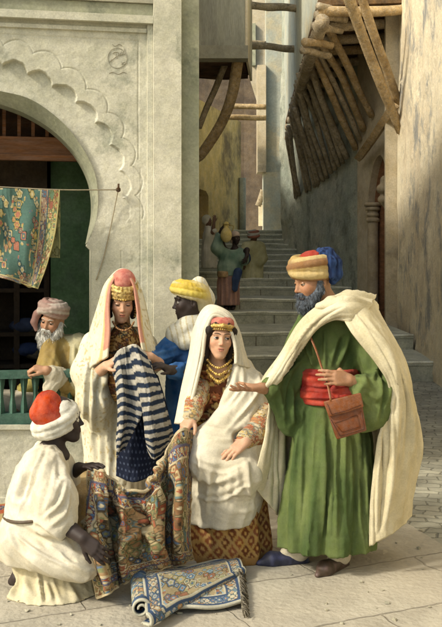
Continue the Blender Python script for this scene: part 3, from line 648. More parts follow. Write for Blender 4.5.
# ---- left hand jettied house
lh = root('jettied_house', 'grey box-like jetty with a stone sill above the alley on the left', 'house', (-.6,22,1))
xA, zJ = W(245,59,18)[0], W(245,46,18)[2]; zJ0 = W(245,59,18)[2]; xB = xA+.17
fixn(mk('jetty', *prism([(-1.6,18),(xA,18),(xB,20.4),(-1.6,20.4)], zJ, 10), M_greywall, lh, smooth=False))
fixn(mk('side_wall', *prism([(xA+.004,18.01),(xA+.05,18.01),(xB+.05,20.4),(xB+.004,20.4)], zJ0+.02, 9.9), M_peach, lh, smooth=False))
fixn(mk('sill', *prism([(-1.6,17.93),(xA+.06,17.93),(xA+.06,18.3),(-1.6,18.3)], zJ0, zJ-.003), M_plaster_dark, lh, smooth=False))
fixn(mk('soffit', *prism([(-1.6,18.31),(xA,18.31),(xB,20.4),(-1.6,20.4)], zJ0+.15, zJ-.005), M_soffit, lh, smooth=False))
for k in range(8):
    y = 18.5+k*.22; mk('joist', *log((-1.5,y,zJ0+.07), (xA+(xB-xA)*(y-18)/2.4-.03,y,zJ0+.07), .07, .07, 8, 150+k), M_wooddark, lh)
cv = catmull(np.array([W(238,60,18.4), W(232,95,18.7), W(221,124,19.1), W(203,152,19.4), W(196,158,19.5)]), 16)
mk('curved_brace', *tube(cv, .12, 8, flat=.8), M_woodlit, lh)
mk('straight_brace', *log(W(226,62,18.8), W(199,128,19.3), .07, .06, 8, 33), M_wood, lh)
OW = Wall(W(150,300,19.6)[:2], W(246,300,27.5)[:2])
dhole = [OW.uz(197.5,262), OW.uz(208.5,262), OW.uz(208.5,196), OW.uz(206,191), OW.uz(200,189), OW.uz(197.5,191)]
ue = OW.uz(241,300)[0]
fixn(mk('lower_wall', *OW.fill([[(0,0),(ue,0),(ue,zJ-.2),(0,zJ-.2)], [(u, z) for u, z in dhole]], -.3, 0), M_ochre, lh, smooth=False))
mk('door_leaf', *OW.fill([[(dhole[0][0]-.2,.8),(dhole[1][0]+.2,.8),(dhole[1][0]+.2,dhole[3][1]+.2),(dhole[0][0]-.2,dhole[3][1]+.2)]], -.34, -.302), M_beam, lh, smooth=False)
mk('drain_pipe', *tube([OW.at(239,178,.1), OW.at(239,200,.1), OW.at(239,240,.1)], .1, 8), M_darkwall, lh)
# ---- houses closing the alley
fh = root('alley_end_house', 'dark brown covered passage house closing the top of the alley', 'house', (1.1,29,2))
fixn(mk('wall', *prism([(-2.4,28.6),(W(244,0,28.5)[0],28.5),(1.36,28.3),(1.36,29.5),(W(244,0,29.5)[0],29.5),(-2.4,29.5)], 0, [W(0,40,28.5)[2],W(0,60,28.5)[2],W(0,132,28.5)[2],W(0,132,28.5)[2],W(0,60,28.5)[2],W(0,40,28.5)[2]]), M_hatch, fh, smooth=False))  # dark left part and slanted top also stand for shade under the jetty
mk('lit_opening_wall', *prism([(W(258.5,0,28.1)[0],28.1),(W(263,0,28.1)[0],28.1),(W(263,0,28.1)[0],28.2),(W(258.5,0,28.1)[0],28.2)], W(260,226,28.1)[2], W(260,205,28.1)[2]), M_peach, fh, smooth=False)  # pale patch whose colour stands for light on a wall in the passage
mk('slanting_timber', *log(W(258,206,27.9), W(263,190,27.9), .09, .08, 8, 5), M_wood, fh)
ph = root('cream_house', 'narrow cream house corner standing like a pillar at the alley end', 'house', (1.3,27.6,2))
fixn(mk('wall', *prism([(W(257.5,0,27.4)[0],27.45),(W(266,0,27.4)[0],27.4),(W(266,0,27.4)[0]+.1,28.2),(W(257.5,0,27.4)[0],28.2)], W(260,172,27.4)[2], 7.3), M_doorwall, ph, smooth=False))
fixn(mk('lower_wall', *prism([(W(263.5,0,27.4)[0],27.46),(W(282,0,27.4)[0],27.42),(W(282,0,27.4)[0],28.2),(W(263.5,0,27.4)[0],28.2)], 0, W(260,172,27.4)[2]-.003), M_bluewall, ph, smooth=False))
fixn(mk('side_wall', *prism([(W(266.3,0,27.4)[0],27.6),(W(290,0,27.4)[0],27.6),(W(290,0,27.4)[0],28.2),(W(266.3,0,27.4)[0],28.2)], W(260,172,27.4)[2], 9.5), M_bluewall, ph, smooth=False))
bh = root('far_house', 'tall sunlit cream house far behind the crossing poles', 'house', (1.4,36,2))
fixn(mk('wall', *prism([(-3,36),(5,35),(5,40),(-3,40)], 0, 19), M_doorwall, bh, smooth=False))
mk('shutter', *prism([(W(252,0,35.4)[0],35.3),(W(255.5,0,35.4)[0],35.25),(W(255.5,0,35.4)[0],35.5),(W(252,0,35.4)[0],35.5)], W(250,66,35.4)[2], W(250,24,35.4)[2]), M_olive, bh, smooth=False)
for k, (x0,y0,x1,y1,Y,r_, lb) in enumerate([(240,4,301,9,20,.085,'thick dark pole crossing the alley at the very top of the picture'),(240,46,301,49,20.5,.08,'thick dark pole crossing the alley level with the grey jetty sill'),(240,41,266,43,22,.045,'short thin pole just above the thick pole by the grey jetty'),(224,106,266,107,25,.075,'pale pole under the jetty, upper of the close pair'),(222,117,266,118,25.3,.075,'pale pole under the jetty, lower of the close pair')]):
    tag(mk('crossing_pole', *log(W(x0,y0,Y), W(x1,y1,Y), r_, r_, 8, 200+k), M_wood if k < 3 else M_woodlit), lb, 'pole', 'poles spanning the alley')

# grit and chips of plaster swept against the walls
gv = []; rg0 = random.Random(8)
for k in range(260):
    t = rg0.random(); q = FW.O+FW.e*(uR-2.2*t)+FW.n*(.09+abs(rg0.gauss(0,.22))) if k < 150 else A3(rg0.uniform(-1.2,1.6), rg0.uniform(4.2,7.5), 0)
    r_ = rg0.uniform(.003,.011); V_, Q_ = box((-r_,-r_*.8,0), (r_,r_*.9,r_)); V_ = V_*A3(1,1,.8)+np.array([[rg0.uniform(-.4,.4)*r_ for _ in range(3)] for _ in range(8)]); a = rg0.uniform(0,6); c, s_ = math.cos(a), math.sin(a)
    V_ = V_@np.array([[c,s_,0],[-s_,c,0],[0,0,1]])+A3(q[0],q[1],.006); gv.append((V_, Q_))
m = merge(gv); tag(mk('grit', m[0], m[1], M_plaster_dark, None, smooth=False), 'scattered grit and plaster chips on the paving along the wall', 'grit', None, 'stuff')
# ================================================================ PEOPLE: shared shapes
M_skin = mat('skin', attr=True, rough=.58, var=.14, vs=26, bump=.3, bs=210, spec=.35, bdist=.003)
M_hair = mat('hair', attr=True, rough=.7, var=.3, vs=60, bump=.6, bs=220, spec=.3, bdist=.004)
M_eye = mat('eye', attr=True, rough=.25, var=0, bump=0, spec=.5)
M_cloth = mat('woven_cloth', attr=True, rough=.92, var=.13, vs=16, bump=.5, bs=190, bdist=.003, spec=.1, crumple=.0)
M_wool = mat('coarse_wool', attr=True, rough=.95, var=.14, vs=15, bump=.6, bs=150, bdist=.004, spec=.08, crumple=.0)
M_carpet = mat('knotted_carpet', attr=True, rough=.97, var=.2, vs=70, bump=.5, bs=260, bdist=.004, spec=.05)
M_gold = mat('gold_coins', attr=True, rough=.4, var=.3, vs=60, bump=.4, bs=200, metal=.55, spec=.5)
M_leather = mat('brown_leather', attr=True, rough=.5, var=.28, vs=25, bump=.4, bs=120, spec=.4, bdist=.003)
M_clay = mat('glazed_clay', attr=True, rough=.5, var=.25, vs=14, bump=.2, bs=60)
SK_F, SK_M, SK_O, SK_D = (.54,.315,.2), (.36,.19,.105), (.45,.25,.15), (.034,.023,.02)
def lip(sk): return (sk[0]*.84, sk[1]*.54, sk[2]*.56) if sk[0] > .1 else (.06,.026,.024)
def face(b, Rm, t, sc=1.0, sk=SK_F, male=False, neck=True, neck_to=None):
    b.frame(Rm, t, sc); rs = (min(1,sk[0]*1.03), sk[1]*.88, sk[2]*.84); dk = tuple(c*.35 for c in lip(sk)); g = 1.0 if male else .9
    b.ell((0,.018,.032), (.074,.094,.088), k=.02); b.ell((0,-.033,-.026), (.0565 if male else .0525,.060,.083), k=.03)
    for s in (-1,1):
        b.cone((s*.048*g,-.006,-.040), (s*.017*g,-.056,-.092), .022 if male else .019, .019 if male else .015, .025)
        b.ell((s*.036,-.061,-.024), (.023,.022,.024), k=.025, col=rs)
        b.cone((s*.010,-.085,.024), (s*.044,-.073,.026), .0105 if male else .0075, .009, .014)
    b.ell((0,-.062,-.099), (.024*g,.024,.019), k=.022)
    for s in (-1,1): b.ell((s*.031,-.098,.003), (.020,.0195,.0135), k=.012, sub=True)
    b.ell((0,-.074,-.063), (.029,.0165,.021), k=.018)
    b.cone((0,-.083,.018), (0,-.1035,-.026), .0065, .0085 if male else .0075, .012); b.ell((0,-.1055,-.0295), (.0092,.0095,.0085), k=.007, col=rs)
    for s in (-1,1): b.ell((s*.0105,-.0955,-.0335), (.0062,.0085,.0062), k=.006)
    L = lip(sk); b.chain([(-.0245,-.0785,-.0592),(-.011,-.0885,-.0558),(-.003,-.0905,-.0556),(0,-.0898,-.0570),(.003,-.0905,-.0556),(.011,-.0885,-.0558),(.0245,-.0785,-.0592)], [.002,.003,.0032,.003,.0032,.003,.002], .004)
    b.chain([(-.021,-.0795,-.0617),(-.009,-.0870,-.0690),(0,-.0885,-.0698),(.009,-.0870,-.0690),(.021,-.0795,-.0617)], [.002,.004,.0044,.004,.002], .004)
    pass
    for s in (-1,1):
        b.ell((s*.074,.012,-.008), (.010,.020,.031), rotm(yaw=s*18), k=.01); b.ell((s*.082,.006,-.004), (.006,.010,.018), rotm(yaw=s*18), k=.006, sub=True)
    if neck:
        e = (0,.05,-.20) if neck_to is None else tuple((np.array(Rm).T@(np.array(neck_to)-np.array(t)))/sc)
        b.cone((0,.022,-.05), e, .050 if male else .045, .054 if male else .050, .03)
    b.frame(); return b
def lips(par, Rm, t, sc=1.0, sk=SK_F):
    b = S(lip(sk)); b.frame(Rm, t, sc); c = lip(sk); dk = tuple(v*.25 for v in c)
    b.chain([(-.0255,-.0840,-.0588),(-.0125,-.0915,-.0563),(-.0035,-.0930,-.0557),(0,-.0922,-.0570),(.0035,-.0930,-.0557),(.0125,-.0915,-.0563),(.0255,-.0840,-.0588)], [.0016,.0030,.0034,.0032,.0034,.0030,.0016], .002)
    b.chain([(-.0225,-.0845,-.0610),(-.010,-.0903,-.0672),(0,-.0915,-.0684),(.010,-.0903,-.0672),(.0225,-.0845,-.0610)], [.0016,.0040,.0046,.0040,.0016], .002)
    b.chain([(-.0268,-.0842,-.0588),(-.011,-.0930,-.0614),(0,-.0942,-.0622),(.011,-.0930,-.0614),(.0268,-.0842,-.0588)], .0013, .0006, dk); b.frame(); part('lips', b, .0016*sc, M_skin, par)
def eyes(par, Rm, t, sc=1.0, sk=SK_F, lid=.25, gaze=(0,0), brow=(.10,.06,.04), iris=(.035,.02,.012)):
    lips(par, Rm, t, sc, sk); Rm = np.array(Rm); t = np.array(t); parts = []; th = np.linspace(0, np.pi, 17); ph = np.linspace(0, 2*np.pi, 33)[:-1]
    g = unit((gaze[0], -1, gaze[1]))
    for s in (-1,1):
        a, p = np.meshgrid(th, ph, indexing='ij'); D = np.stack([np.sin(a)*np.cos(p), np.sin(a)*np.sin(p), np.cos(a)], -1).reshape(-1,3)
        V = (D*A3(.0150,.0130,.0138)+A3(s*.0312,-.0762,.003))*sc@Rm.T+t
        C = np.tile(A3(.38,.34,.29) if sk[0] > .1 else A3(.4,.37,.33), (len(D),1)); an = D@g
        C[an > .80] = iris; C[an > .95] = (.008,.006,.005); el = D[:,2]; top = .56-lid*1.0+.12*D[:,0]*0
        C[el > top-.14] = (.025,.015,.010); C[el > top+.05] = np.array(sk)*.82; C[el < -.50] = np.array(sk)*.85
        Q = [(i*32+j, i*32+(j+1) % 32, (i+1)*32+(j+1) % 32, (i+1)*32+j) for i in range(16) for j in range(32)]; parts.append((V, Q, C))
    for s in (-1,1): pass
    for p in parts: mk('eye', p[0], p[1], M_eye, par, p[2])
    bp = []
    for s in (-1,1):
        P = catmull(np.array([(s*.011,-.0935,.0245),(s*.024,-.0915,.0295),(s*.040,-.0835,.0290),(s*.053,-.071,.0205)]), 12)*sc@Rm.T+t
        v, q = tube(P, [.0028*sc,.0034*sc,.0014*sc], 6); bp.append((v, q, brow))
    
    for v, q, c in bp: mk('eyebrow', v, q, M_hair, par, np.tile(c, (len(v),1)))
def hand(b, wrist, along, back, sc=1.0, thumb=1, curl=(25,30,20), spread=4, each=(0,0,0,0), tcurl=0, sk=None):
    """wrist point, direction of the fingers, normal of the back of the hand, thumb +1/-1 = side of the cross axis"""
    sc = sc*.92; y = unit(along); z = unit(np.array(back, float)-y*(np.array(back, float)@y)); x = np.cross(y, z)*thumb
    b.frame(np.stack([x, y, z], 1), wrist, sc)
    bx = (.029,.010,-.010,-.028); by = (.088,.093,.088,.078)
    for i in range(4): b.cone((bx[i]*.55, .0, 0), (bx[i], by[i], 0), .0185, .0135, .012)
    b.ell((.012,.045,-.010), (.030,.042,.014), k=.015)
    seg = ((.044,.027,.021),(.049,.030,.022),(.044,.028,.021),(.034,.021,.018))
    for i in range(4):
        p = A3(bx[i], by[i], 0); sp = R((1.4-i)*spread); ang = 0; rr_ = (.0105,.0095,.0086,.0072) if i < 3 else (.0092,.0084,.0075,.0064)
        for j in range(3):
            ang += R(curl[j]+each[i]*(1 if j < 2 else .5)); q = p+seg[i][j]*A3(math.sin(sp)*math.cos(ang), math.cos(sp)*math.cos(ang), -math.sin(ang))
            b.cone(p, q, rr_[j], rr_[j+1], .004); p = q
    c = R(tcurl); p0, p1 = A3(.022,.022,-.006), A3(.050,.050,-.016); p2 = p1+.034*A3(math.sin(.5-c), math.cos(.5-c), -.25); p3 = p2+.026*A3(math.sin(.25-c*1.5), math.cos(.25-c*1.5), -.3)
    b.cone(p0, p1, .017, .0125, .01); b.cone(p1, p2, .012, .0105, .004); b.cone(p2, p3, .0105, .008, .004)
    b.frame(); return b
def part(name, b, h, m, par, disp=None, colf=None):
    V, Q = b.mesh(h, disp); C = b.colors(V) if colf is None else colf(V); return mk(name, V, Q, m, par, C)
def body(par, pieces, links=(), h=.0042):
    """head, neck, trunk, arms and hands as one continuous surface"""
    b = S(pieces[0][0].col)
    for pts, r_ in links: b.chain(pts, r_, .02)
    for p, _ in pieces: b.o += p.o
    V, Q = b.mesh(h); return mk('body', V, Q, M_skin, par, b.colors(V))
def ring(b, Rm, c, rx, ry, r, tilt=(0,0), dz=0, k=.006, col=None, n=18, wob=0, seed=0):
    """one turn of a wound turban"""
    Rm = np.array(Rm); P = []
    for i in range(n+1):
        a = 2*np.pi*i/n; w = 1+wob*math.sin(3*a+seed); x, y = rx*w*math.cos(a), ry*w*math.sin(a); P.append(Rm@A3(x, y, dz+x*tilt[0]+y*tilt[1])+c)
    return b.chain(P, r, k, col)
def rows(L, cyf=lambda y: 0):   # loft rows from silhouettes: (py, x left, x right, Y, ry, [turn])
    out = []
    for r in L:
        py, xl, xr, Y, ry = r[:5]; z = CH-(py-HY)*Y/F; out.append((z, ((xl+xr)/2-CX)*Y/F, Y, (xr-xl)/2*Y/F, ry)+tuple(r[5:]))
    return out
def P3(*L): return [W(*p) for p in L]
def gr(L): return np.array([[W(*p) for p in row] for row in L])
def wound(b, Rm, c, prof, r=.017, k=.002, asp=1.08, lean=0, seed=0, cols=None, tl=.16):
    """cloth wound round a head: overlapping turns (height, radius) with uneven slant"""
    rg = random.Random(seed)
    for i, (dz, r_) in enumerate(prof):
        ring(b, Rm, c, r_, r_*asp, r*rg.uniform(.85,1.25), ((1 if i % 2 else -1)*rg.uniform(.4,1)*tl, lean+rg.uniform(-.5,.5)*tl), dz, k, None if cols is None else cols[i % len(cols)], 22, .012, i+seed)
    return b
def strands(name, b, par, n, ln, ca, cb, down, seed=0, r=.0011, h=.006, m=None):
    """loose hairs lying over a beard"""
    V, Q = b.mesh(h); N = vnormals(V, Q); rg = np.random.default_rng(seed); parts = []; k = np.where(N@unit(down) > -.75)[0]
    for i in rg.choice(k, n):
        d = unit(np.array(down)-N[i]*(N[i]@np.array(down))*.8+rg.normal(0,.22,3)+N[i]*.18); p = V[i]-N[i]*.001; l = ln*rg.uniform(.5,1.3); c = np.array(ca)+(np.array(cb)-np.array(ca))*rg.random()
        v, q = tube([p, p+d*l*.5+N[i]*.002, p+d*l+np.array(down)*l*.15], [r, r, r*.3], 4); parts.append((v, q, c))
    q = merge(parts); return mk(name, q[0], q[1], M_hair, par, q[2])
def patcol(f):     # colour from world position of a garment
    return lambda V: f(V)
def lerpc(a, b, t): return np.array(a)*(1-t[..., None])+np.array(b)*t[..., None]
def shoe(b, heel, toe, w=.042, hgt=.05, col=(.03,.035,.06), edge=None):
    h_, t_ = np.array(heel), np.array(toe); d = unit(t_-h_); L = np.linalg.norm(t_-h_); up = A3(0,0,1)
    b.chain([h_+up*.035, h_+d*L*.35+up*.032, h_+d*L*.7+up*.028, t_-d*.02+up*.02], [w*.8,w*.85,w,w*.45], .02, col)
    b.chain([h_+up*.012-d*.02, h_+d*L*.7+up*.01, t_+up*.014], [w*.75,w*.95,w*.35], .01, tuple(c*.5 for c in col))
    b.plane((h_[0],h_[1],.004), (0,0,-1)); return b

# ================================================================ THE MERCHANT
CREAM, GREEN = (.58,.51,.35), (.085,.155,.04)
mer = root('person', 'bearded man in green robe, red sash and cream cloak offering his open hand', 'person', W(322,570,5.0)*A3(1,1,0))
Rh = rotm(yaw=-66, pitch=13); th = W(313.5,280.5,5.0)
hb = S(SK_M); face(hb, Rh, th, 1.08, SK_M, True, neck_to=W(334,312,5.0))
ar = S(SK_M); wr = W(261,388,4.83); ar.chain([W(292,392,4.98), wr], [.042,.029], .02); hand(ar, wr, W(238,390,4.76)-wr, A3(-.05,-.12,-1), 1.0, thumb=-1, curl=(4,16,14), spread=7, each=(-8,0,6,10), tcurl=-25)
al = S(SK_M); wl = W(349,380,4.73); al.chain([W(378,392,4.84), W(362,386,4.77), wl], [.045,.037,.029], .02); hand(al, wl, W(322,376,4.665)-wl, A3(.15,-1,.28), 1.02, thumb=1, curl=(12,22,14), spread=3, each=(0,3,6,14), tcurl=75)
body(mer, [(hb,.0038), (ar,.0035), (al,.0035)], [(P3((334,312,5.0),(333,350,5.0)), [.05,.07]), (P3((334,318,5.0),(312,326,5.06),(290,375,5.0),(291,392,4.97)), [.05,.045,.04,.04]), (P3((334,318,5.0),(366,325,4.93),(385,388,4.85),(378,392,4.84)), [.05,.045,.04,.04])])
eyes(mer, Rh, th, 1.08, SK_M, lid=.42, gaze=(0,-.3), brow=(.035,.025,.02))
bd = S((.045,.052,.062)); bd.frame(Rh, th, 1.08)
for s in (-1,1):
    bd.chain([(s*.074,-.004,.004),(s*.070,-.014,-.045),(s*.050,-.052,-.086),(s*.012,-.082,-.110)], [.012,.019,.026,.028], .02)
    bd.chain([(s*.004,-.104,-.047),(s*.022,-.094,-.053),(s*.034,-.078,-.070)], [.008,.009,.008], .01)
bd.ell((0,-.072,-.122), (.034,.032,.036), k=.02); bd.ell((0,-.091,-.083), (.018,.012,.008), k=.01); bd.ell((0,-.106,-.0615), (.017,.011,.0055), k=.004, sub=True); bd.frame()
part('beard', bd, .0045, M_hair, mer, lambda V, N: .0035*fbm(V*140, 2), lambda V: lerpc((.03,.033,.04), (.10,.12,.15), np.clip(.5+vnoise(V*90), 0, 1)))
tb = S((.52,.41,.19)); Rt = rotm(yaw=-66, pitch=2, roll=0); tc_ = W(311.5,267.5,5.0)
wound(tb, Rt, tc_, [(-.046,.088),(-.036,.096),(-.022,.100),(-.010,.106),(.002,.103),(.014,.107),(.024,.100),(.036,.098),(.044,.088),(.0,.098),(.02,.095)], .0185, .003, 1.06, .02, 4, [(.24,.13,.06),(.33,.22,.10),(.45,.34,.16),(.38,.27,.11),(.48,.38,.19)])
part('turban', tb, .0055, M_cloth, mer, lambda V, N: folds(.004, (1,.3,.15), 60, 9, 3)(V))
cp = S((.30,.045,.03)); cp.frame(Rt, tc_); cp.ell((0,.01,.035), (.078,.082,.058), k=.01); cp.frame()
part('cap', cp, .006, M_cloth, mer, lambda V, N: .002*fbm(V*60, 2))
ts = S((.018,.03,.085)); ts.chain(P3((320,251,4.98),(328,254,4.96),(335,263,4.95),(336,274,4.95),(333,281,4.95)), [.020,.034,.036,.033,.022], .02); ts.chain(P3((322,253,4.94),(331,262,4.92),(332,276,4.92)), [.018,.026,.02], .015)
part('tassel', ts, .005, M_cloth, mer, folds(.006, (.25,0,-1), 55, 4, 5), lambda V: lerpc((.01,.016,.045), (.03,.06,.16), np.clip(.5+vnoise(V*A3(120,120,15)), 0, 1)))
strands('beard_hair', bd, mer, 700, .022, (.03,.033,.04), (.16,.19,.23), Rh@A3(0,-.25,-1), 3)
# robe
def robefold(A, n, seed, deep=()):
    def f(t, v):
        g = np.clip(1-v, 0, 1)**.8; q = np.stack([np.cos(t)*n*.5, np.sin(t)*n*.5, v*1.3+seed*3.1], -1)
        r = A*g*(1-2*np.abs(vnoise(q))**.75)+A*.5*g*vnoise(q*2.1+5)
        for (a, wd, dp, vt) in deep: r = r-dp*np.exp(-((t-a)/wd)**2)*np.clip((vt-v)/vt, 0, 1)**.5
        return r
    return f
rb = S(GREEN)
rb.loft(rows([(547,281,371,5.0,.185),(520,282,373,5.0,.19),(480,287,373,5.0,.18),(435,292,371,5.0,.175),(405,297,364,5.0,.15),(385,300,358,5.0,.135),(355,299,366,5.0,.14),(328,303,376,5.0,.135),(314,309,371,4.99,.105),(304,318,358,4.99,.075),(297,325,348,5.0,.062)]),
    robefold(.10, 7, 2, deep=[(-1.72,.10,.22,.62),(-2.35,.09,.14,.5),(-1.05,.10,.16,.55)]))
rb.cone(W(311,322,5.06), W(287,372,4.98), .078, .070, .06); rb.cone(W(287,372,4.98), W(271,387,4.87), .066, .050, .05); rb.chain(P3((286,385,4.96),(289,412,4.94),(288,430,4.93)), [.07,.058,.03], .05); rb.cone(W(272,388,4.87), W(284,424,4.92), .045, .03, .04)
rb.chain(P3((362,326,4.93),(377,360,4.89),(384,392,4.85)), [.072,.080,.086], .05); rb.chain(P3((386,392,4.84),(372,390,4.78),(360,386,4.75)), [.088,.075,.055], .04); rb.chain(P3((384,398,4.83),(372,416,4.79),(362,426,4.78)), [.085,.068,.03], .04); rb.chain(P3((360,386,4.75),(357,408,4.76),(362,424,4.78)), [.045,.045,.03], .04)
rb.ell(W(263,389,4.82), (.03,.05,.036), k=.012, sub=True)
def robedisp(V, N):
    sl = np.clip((W(0,330,5)[2]-V[:,2])/.25, 0, 1)*np.clip((V[:,2]-W(0,432,5)[2])/.1, 0, 1)
    return folds(.019, (0,.1,1), 12, 1.3, 4)(V)*(1-sl)+sl*(folds(.017, (.45,.1,.9), 13, 2.6, 6)(V)+folds(.008, (.7,.1,-.6), 20, 4, 16)(V))+.002*fbm(V*30, 2)
MS = [[(305,401),(293,470),(290,533)],[(316,404),(313,470),(310,536)],[(325,430),(322,538)],[(337,430),(336,538)],[(351,438),(353,538)],[(364,440),(368,515)],[(302,420),(301,530)],[(345,420),(344,500)],
 [(305,346),(316,369)],[(325,330),(325,369)],[(339,336),(330,369)],[(350,335),(338,366)],[(315,335),(313,366)],[(359,345),(365,378),(353,401)],[(374,355),(382,389),(376,424)],[(351,372),(374,391)],[(366,335),(378,362),(372,380)],[(382,360),(390,385),(384,410)],[(356,392),(372,410)],[(352,402),(364,420)],
 [(310,349),(287,384),(285,430)],[(299,361),(278,384)],[(292,385),(294,425)],[(280,390),(284,420)],[(303,372),(293,402)]]
part('robe', rb, .0072, M_cloth, mer, strokes(MS, .020, 2.0, robedisp), lambda V: lerpc((.066,.098,.034), (.135,.168,.060), np.clip(.5+fbm(V*A3(9,9,2.5), 3)*.8, 0, 1)))
nk = S(GREEN); 
sa = S((.30,.04,.028)); sa.loft(rows([(402,299,360,4.985,.157),(395,297,361,4.985,.162),(383,297,360,4.985,.158),(372,298,360,4.985,.15),(367,300,359,4.985,.142)]))
sa.chain(P3((336,391,4.78),(345,394,4.765),(352,392,4.765)), [.03,.036,.03], .02); sa.chain(P3((344,396,4.76),(340,404,4.742)), [.024,.012], .02); sa.chain(P3((348,396,4.76),(353,407,4.738)), [.02,.010], .02)
SS = [[(299,373),(325,375),(358,371)],[(299,381),(330,382),(359,379)],[(298,389),(328,391),(360,386)],[(299,397),(330,398),(360,394)],[(300,377),(318,380),(340,376)],[(302,385),(322,387),(345,383)],[(310,394),(335,394)]]
part('sash', sa, .0055, M_cloth, mer, strokes(SS, .014, 1.7, lambda V, N: folds(.013, (.96,0,-.1), 40, 4, 2)(V)) if True else lambda V, N: folds(.013, (.96,0,-.1), 40, 4, 2)(V), lambda V: lerpc((.20,.022,.018), (.42,.07,.045), np.clip(.5+vnoise(V*A3(10,10,50)), 0, 1)))
# socks, slippers
for sk_c, (an, ft, hl, toe, c1) in enumerate([(W(295,535,5.02), W(290,560,5.03), G(303,563), G(259,566), (.028,.03,.055)), (W(338,540,4.95), W(334,566,4.9), G(343,566), G(317.5,578), (.055,.035,.022))]):
    so_ = S((.52,.47,.36)); a = A3(an[0],an[1],.33); b_ = A3(hl[0],hl[1],.06); m_ = hl+(toe-hl)*.38+A3(0,0,.058)
    so_.chain([a, A3(hl[0]+.002,hl[1],.16), b_+(toe-hl)*.08], [.058,.046,.044], .02); so_.chain([b_+(toe-hl)*.08, m_], [.046,.036], .03)
    part('sock', so_, .006, M_cloth, mer, folds(.004, (1,0,.1), 30, 6, 3))
    sh_ = S(c1); shoe(sh_, hl+(toe-hl)*.06, toe, .044, col=c1); sh_.ell(hl+(toe-hl)*.22+A3(0,0,.075), (.055,.045,.030), k=.008, sub=True)
    part('slipper', sh_, .0045, M_leather, mer, None, lambda V, c=c1: lerpc(c, np.array(c)*2.2+A3(.0,.0,.02), np.clip(vnoise(V*40), 0, 1)))
# cloak
cape = gr([
 [(338,309,4.84),(353,300,4.86),(372,300,5.03),(362,301,5.17),(336,300,5.17),(316,308,5.12),(306,319,5.02)],
 [(352,333,4.72),(377,328,4.75),(390,336,4.98),(374,335,5.25),(322,335,5.27),(299,338,5.22),(287,346,5.12)],
 [(378,366,4.70),(397,365,4.73),(405,367,5.02),(377,370,5.3),(318,372,5.3),(287,374,5.16),(267,378,5.02)],
 [(389,392,4.74),(405,400,4.80),(414,406,5.05),(380,410,5.32),(316,410,5.32),(286,410,5.12),(268,400,4.97)],
 [(379,432,4.78),(403,440,4.82),(422,449,5.08),(382,450,5.33),(314,450,5.33),(286,450,5.10),(264,438,4.95)],
 [(371,490,4.82),(396,495,4.85),(413,489,5.08),(382,500,5.33),(314,500,5.33),(288,490,5.10),(257,470,4.95)],
 [(369,546,4.85),(393,530,4.88),(410,516,5.1),(382,530,5.33),(314,525,5.33),(285,521,5.10),(254,486,4.96)]])
Xc = sheet(cape, 150, 260); Nc = gnorm(Xc); v_ = np.linspace(0,1,150)[:,None]
wf = np.clip(v_*1.6+.25, 0, 1); u_ = np.linspace(0,1,260)[None]
q = np.stack([u_*np.ones_like(v_)*19+.6*vnoise(np.stack([v_*3+u_*0, u_*5+v_*0, v_*0+u_*0+2.], -1)), v_*1.5+u_*0, v_*0+u_*0+3.3], -1)
dsp = (1-2*np.abs(vnoise(q))**.75)*.022*wf+.010*vnoise(q*2.3+8)*wf+.003*vnoise(Xc*28)
Xc = Xc+Nc*dsp[..., None]*.8
CS = [[(359,322),(391,357),(398,412),(389,520)],[(374,315),(402,361),(409,430),(400,505)],[(380,430),(377,533)],[(392,392),(392,470),(384,530)],[(366,318),(396,360),(404,420)],[(272,404),(266,440),(260,480)],[(277,404),(272,445),(268,500)],[(283,405),(280,460),(278,512)],[(412,410),(414,470)]]
_N = gnorm(Xc).reshape(-1,3); _N = np.where((_N[:,1] > 0)[:,None], -_N, _N); Xc = (Xc.reshape(-1,3)+_N*strokes(CS, .021, 2.3)(Xc.reshape(-1,3), _N)[:,None]).reshape(Xc.shape)
crc = lambda a, b: (lambda V: lerpc(a, b, np.clip(.5+fbm(V*A3(7,7,3), 3)*.7, 0, 1)))
V, Q, C = grid_mesh(Xc, .010, lambda u, v: np.zeros(u.shape+(3,))); C = crc((.49,.43,.28), (.62,.56,.40))(V); mk('cloak', V, Q, M_wool, mer, C)
band = gr([
 [(376,296,5.02),(372,302,4.93),(366,312,4.85),(358,318,4.80)],
 [(352,293,4.93),(350,300,4.82),(350,310,4.77),(350,321,4.755)],
 [(331,301,4.88),(331,307,4.79),(332,314,4.765),(334,320,4.79)],
 [(314,310,4.88),(315,317,4.80),(317,323,4.79),(319,329,4.82)],
 [(298,326,4.93),(300,333,4.84),(303,337,4.82),(307,341,4.85)],
 [(282,350,4.96),(286,356,4.87),(289,357,4.84),(293,358,4.87)],
 [(266,373,5.0),(270,378,4.85),(275,379,4.80),(281,377,4.86)],
 [(258,389,5.05),(261,391,4.88),(264,392,4.85),(269,388,4.88)]])
Xb = sheet(band, 150, 60); Nb = gnorm(Xb); uu, vv = np.meshgrid(np.linspace(0,1,150), np.linspace(0,1,60), indexing='ij')
q = np.stack([vv*6+.5*np.sin(uu*5), uu*2.2, uu*0+9.1], -1); Xb = Xb+Nb*((1-2*np.abs(vnoise(q))**.7)*.017+.005*vnoise(q*3))[..., None]
V, Q, C = grid_mesh(Xb, .014, lambda u, v: np.zeros(u.shape+(3,))); C = crc((.51,.45,.30), (.64,.58,.42))(V); mk('cloak_fold', V, Q, M_wool, mer, C)
hd = S(CREAM); hd.chain(P3((318,307,4.84),(331,302,4.85),(348,297,4.95),(362,299,5.05),(370,306,5.1)), [.018,.026,.034,.038,.03], .03); hd.chain(P3((371,308,5.1),(358,311,5.2),(338,306,5.15)), [.04,.055,.04], .04); hd.chain(P3((322,306,4.82),(342,303,4.82),(362,304,4.9)), [.02,.03,.032], .02)
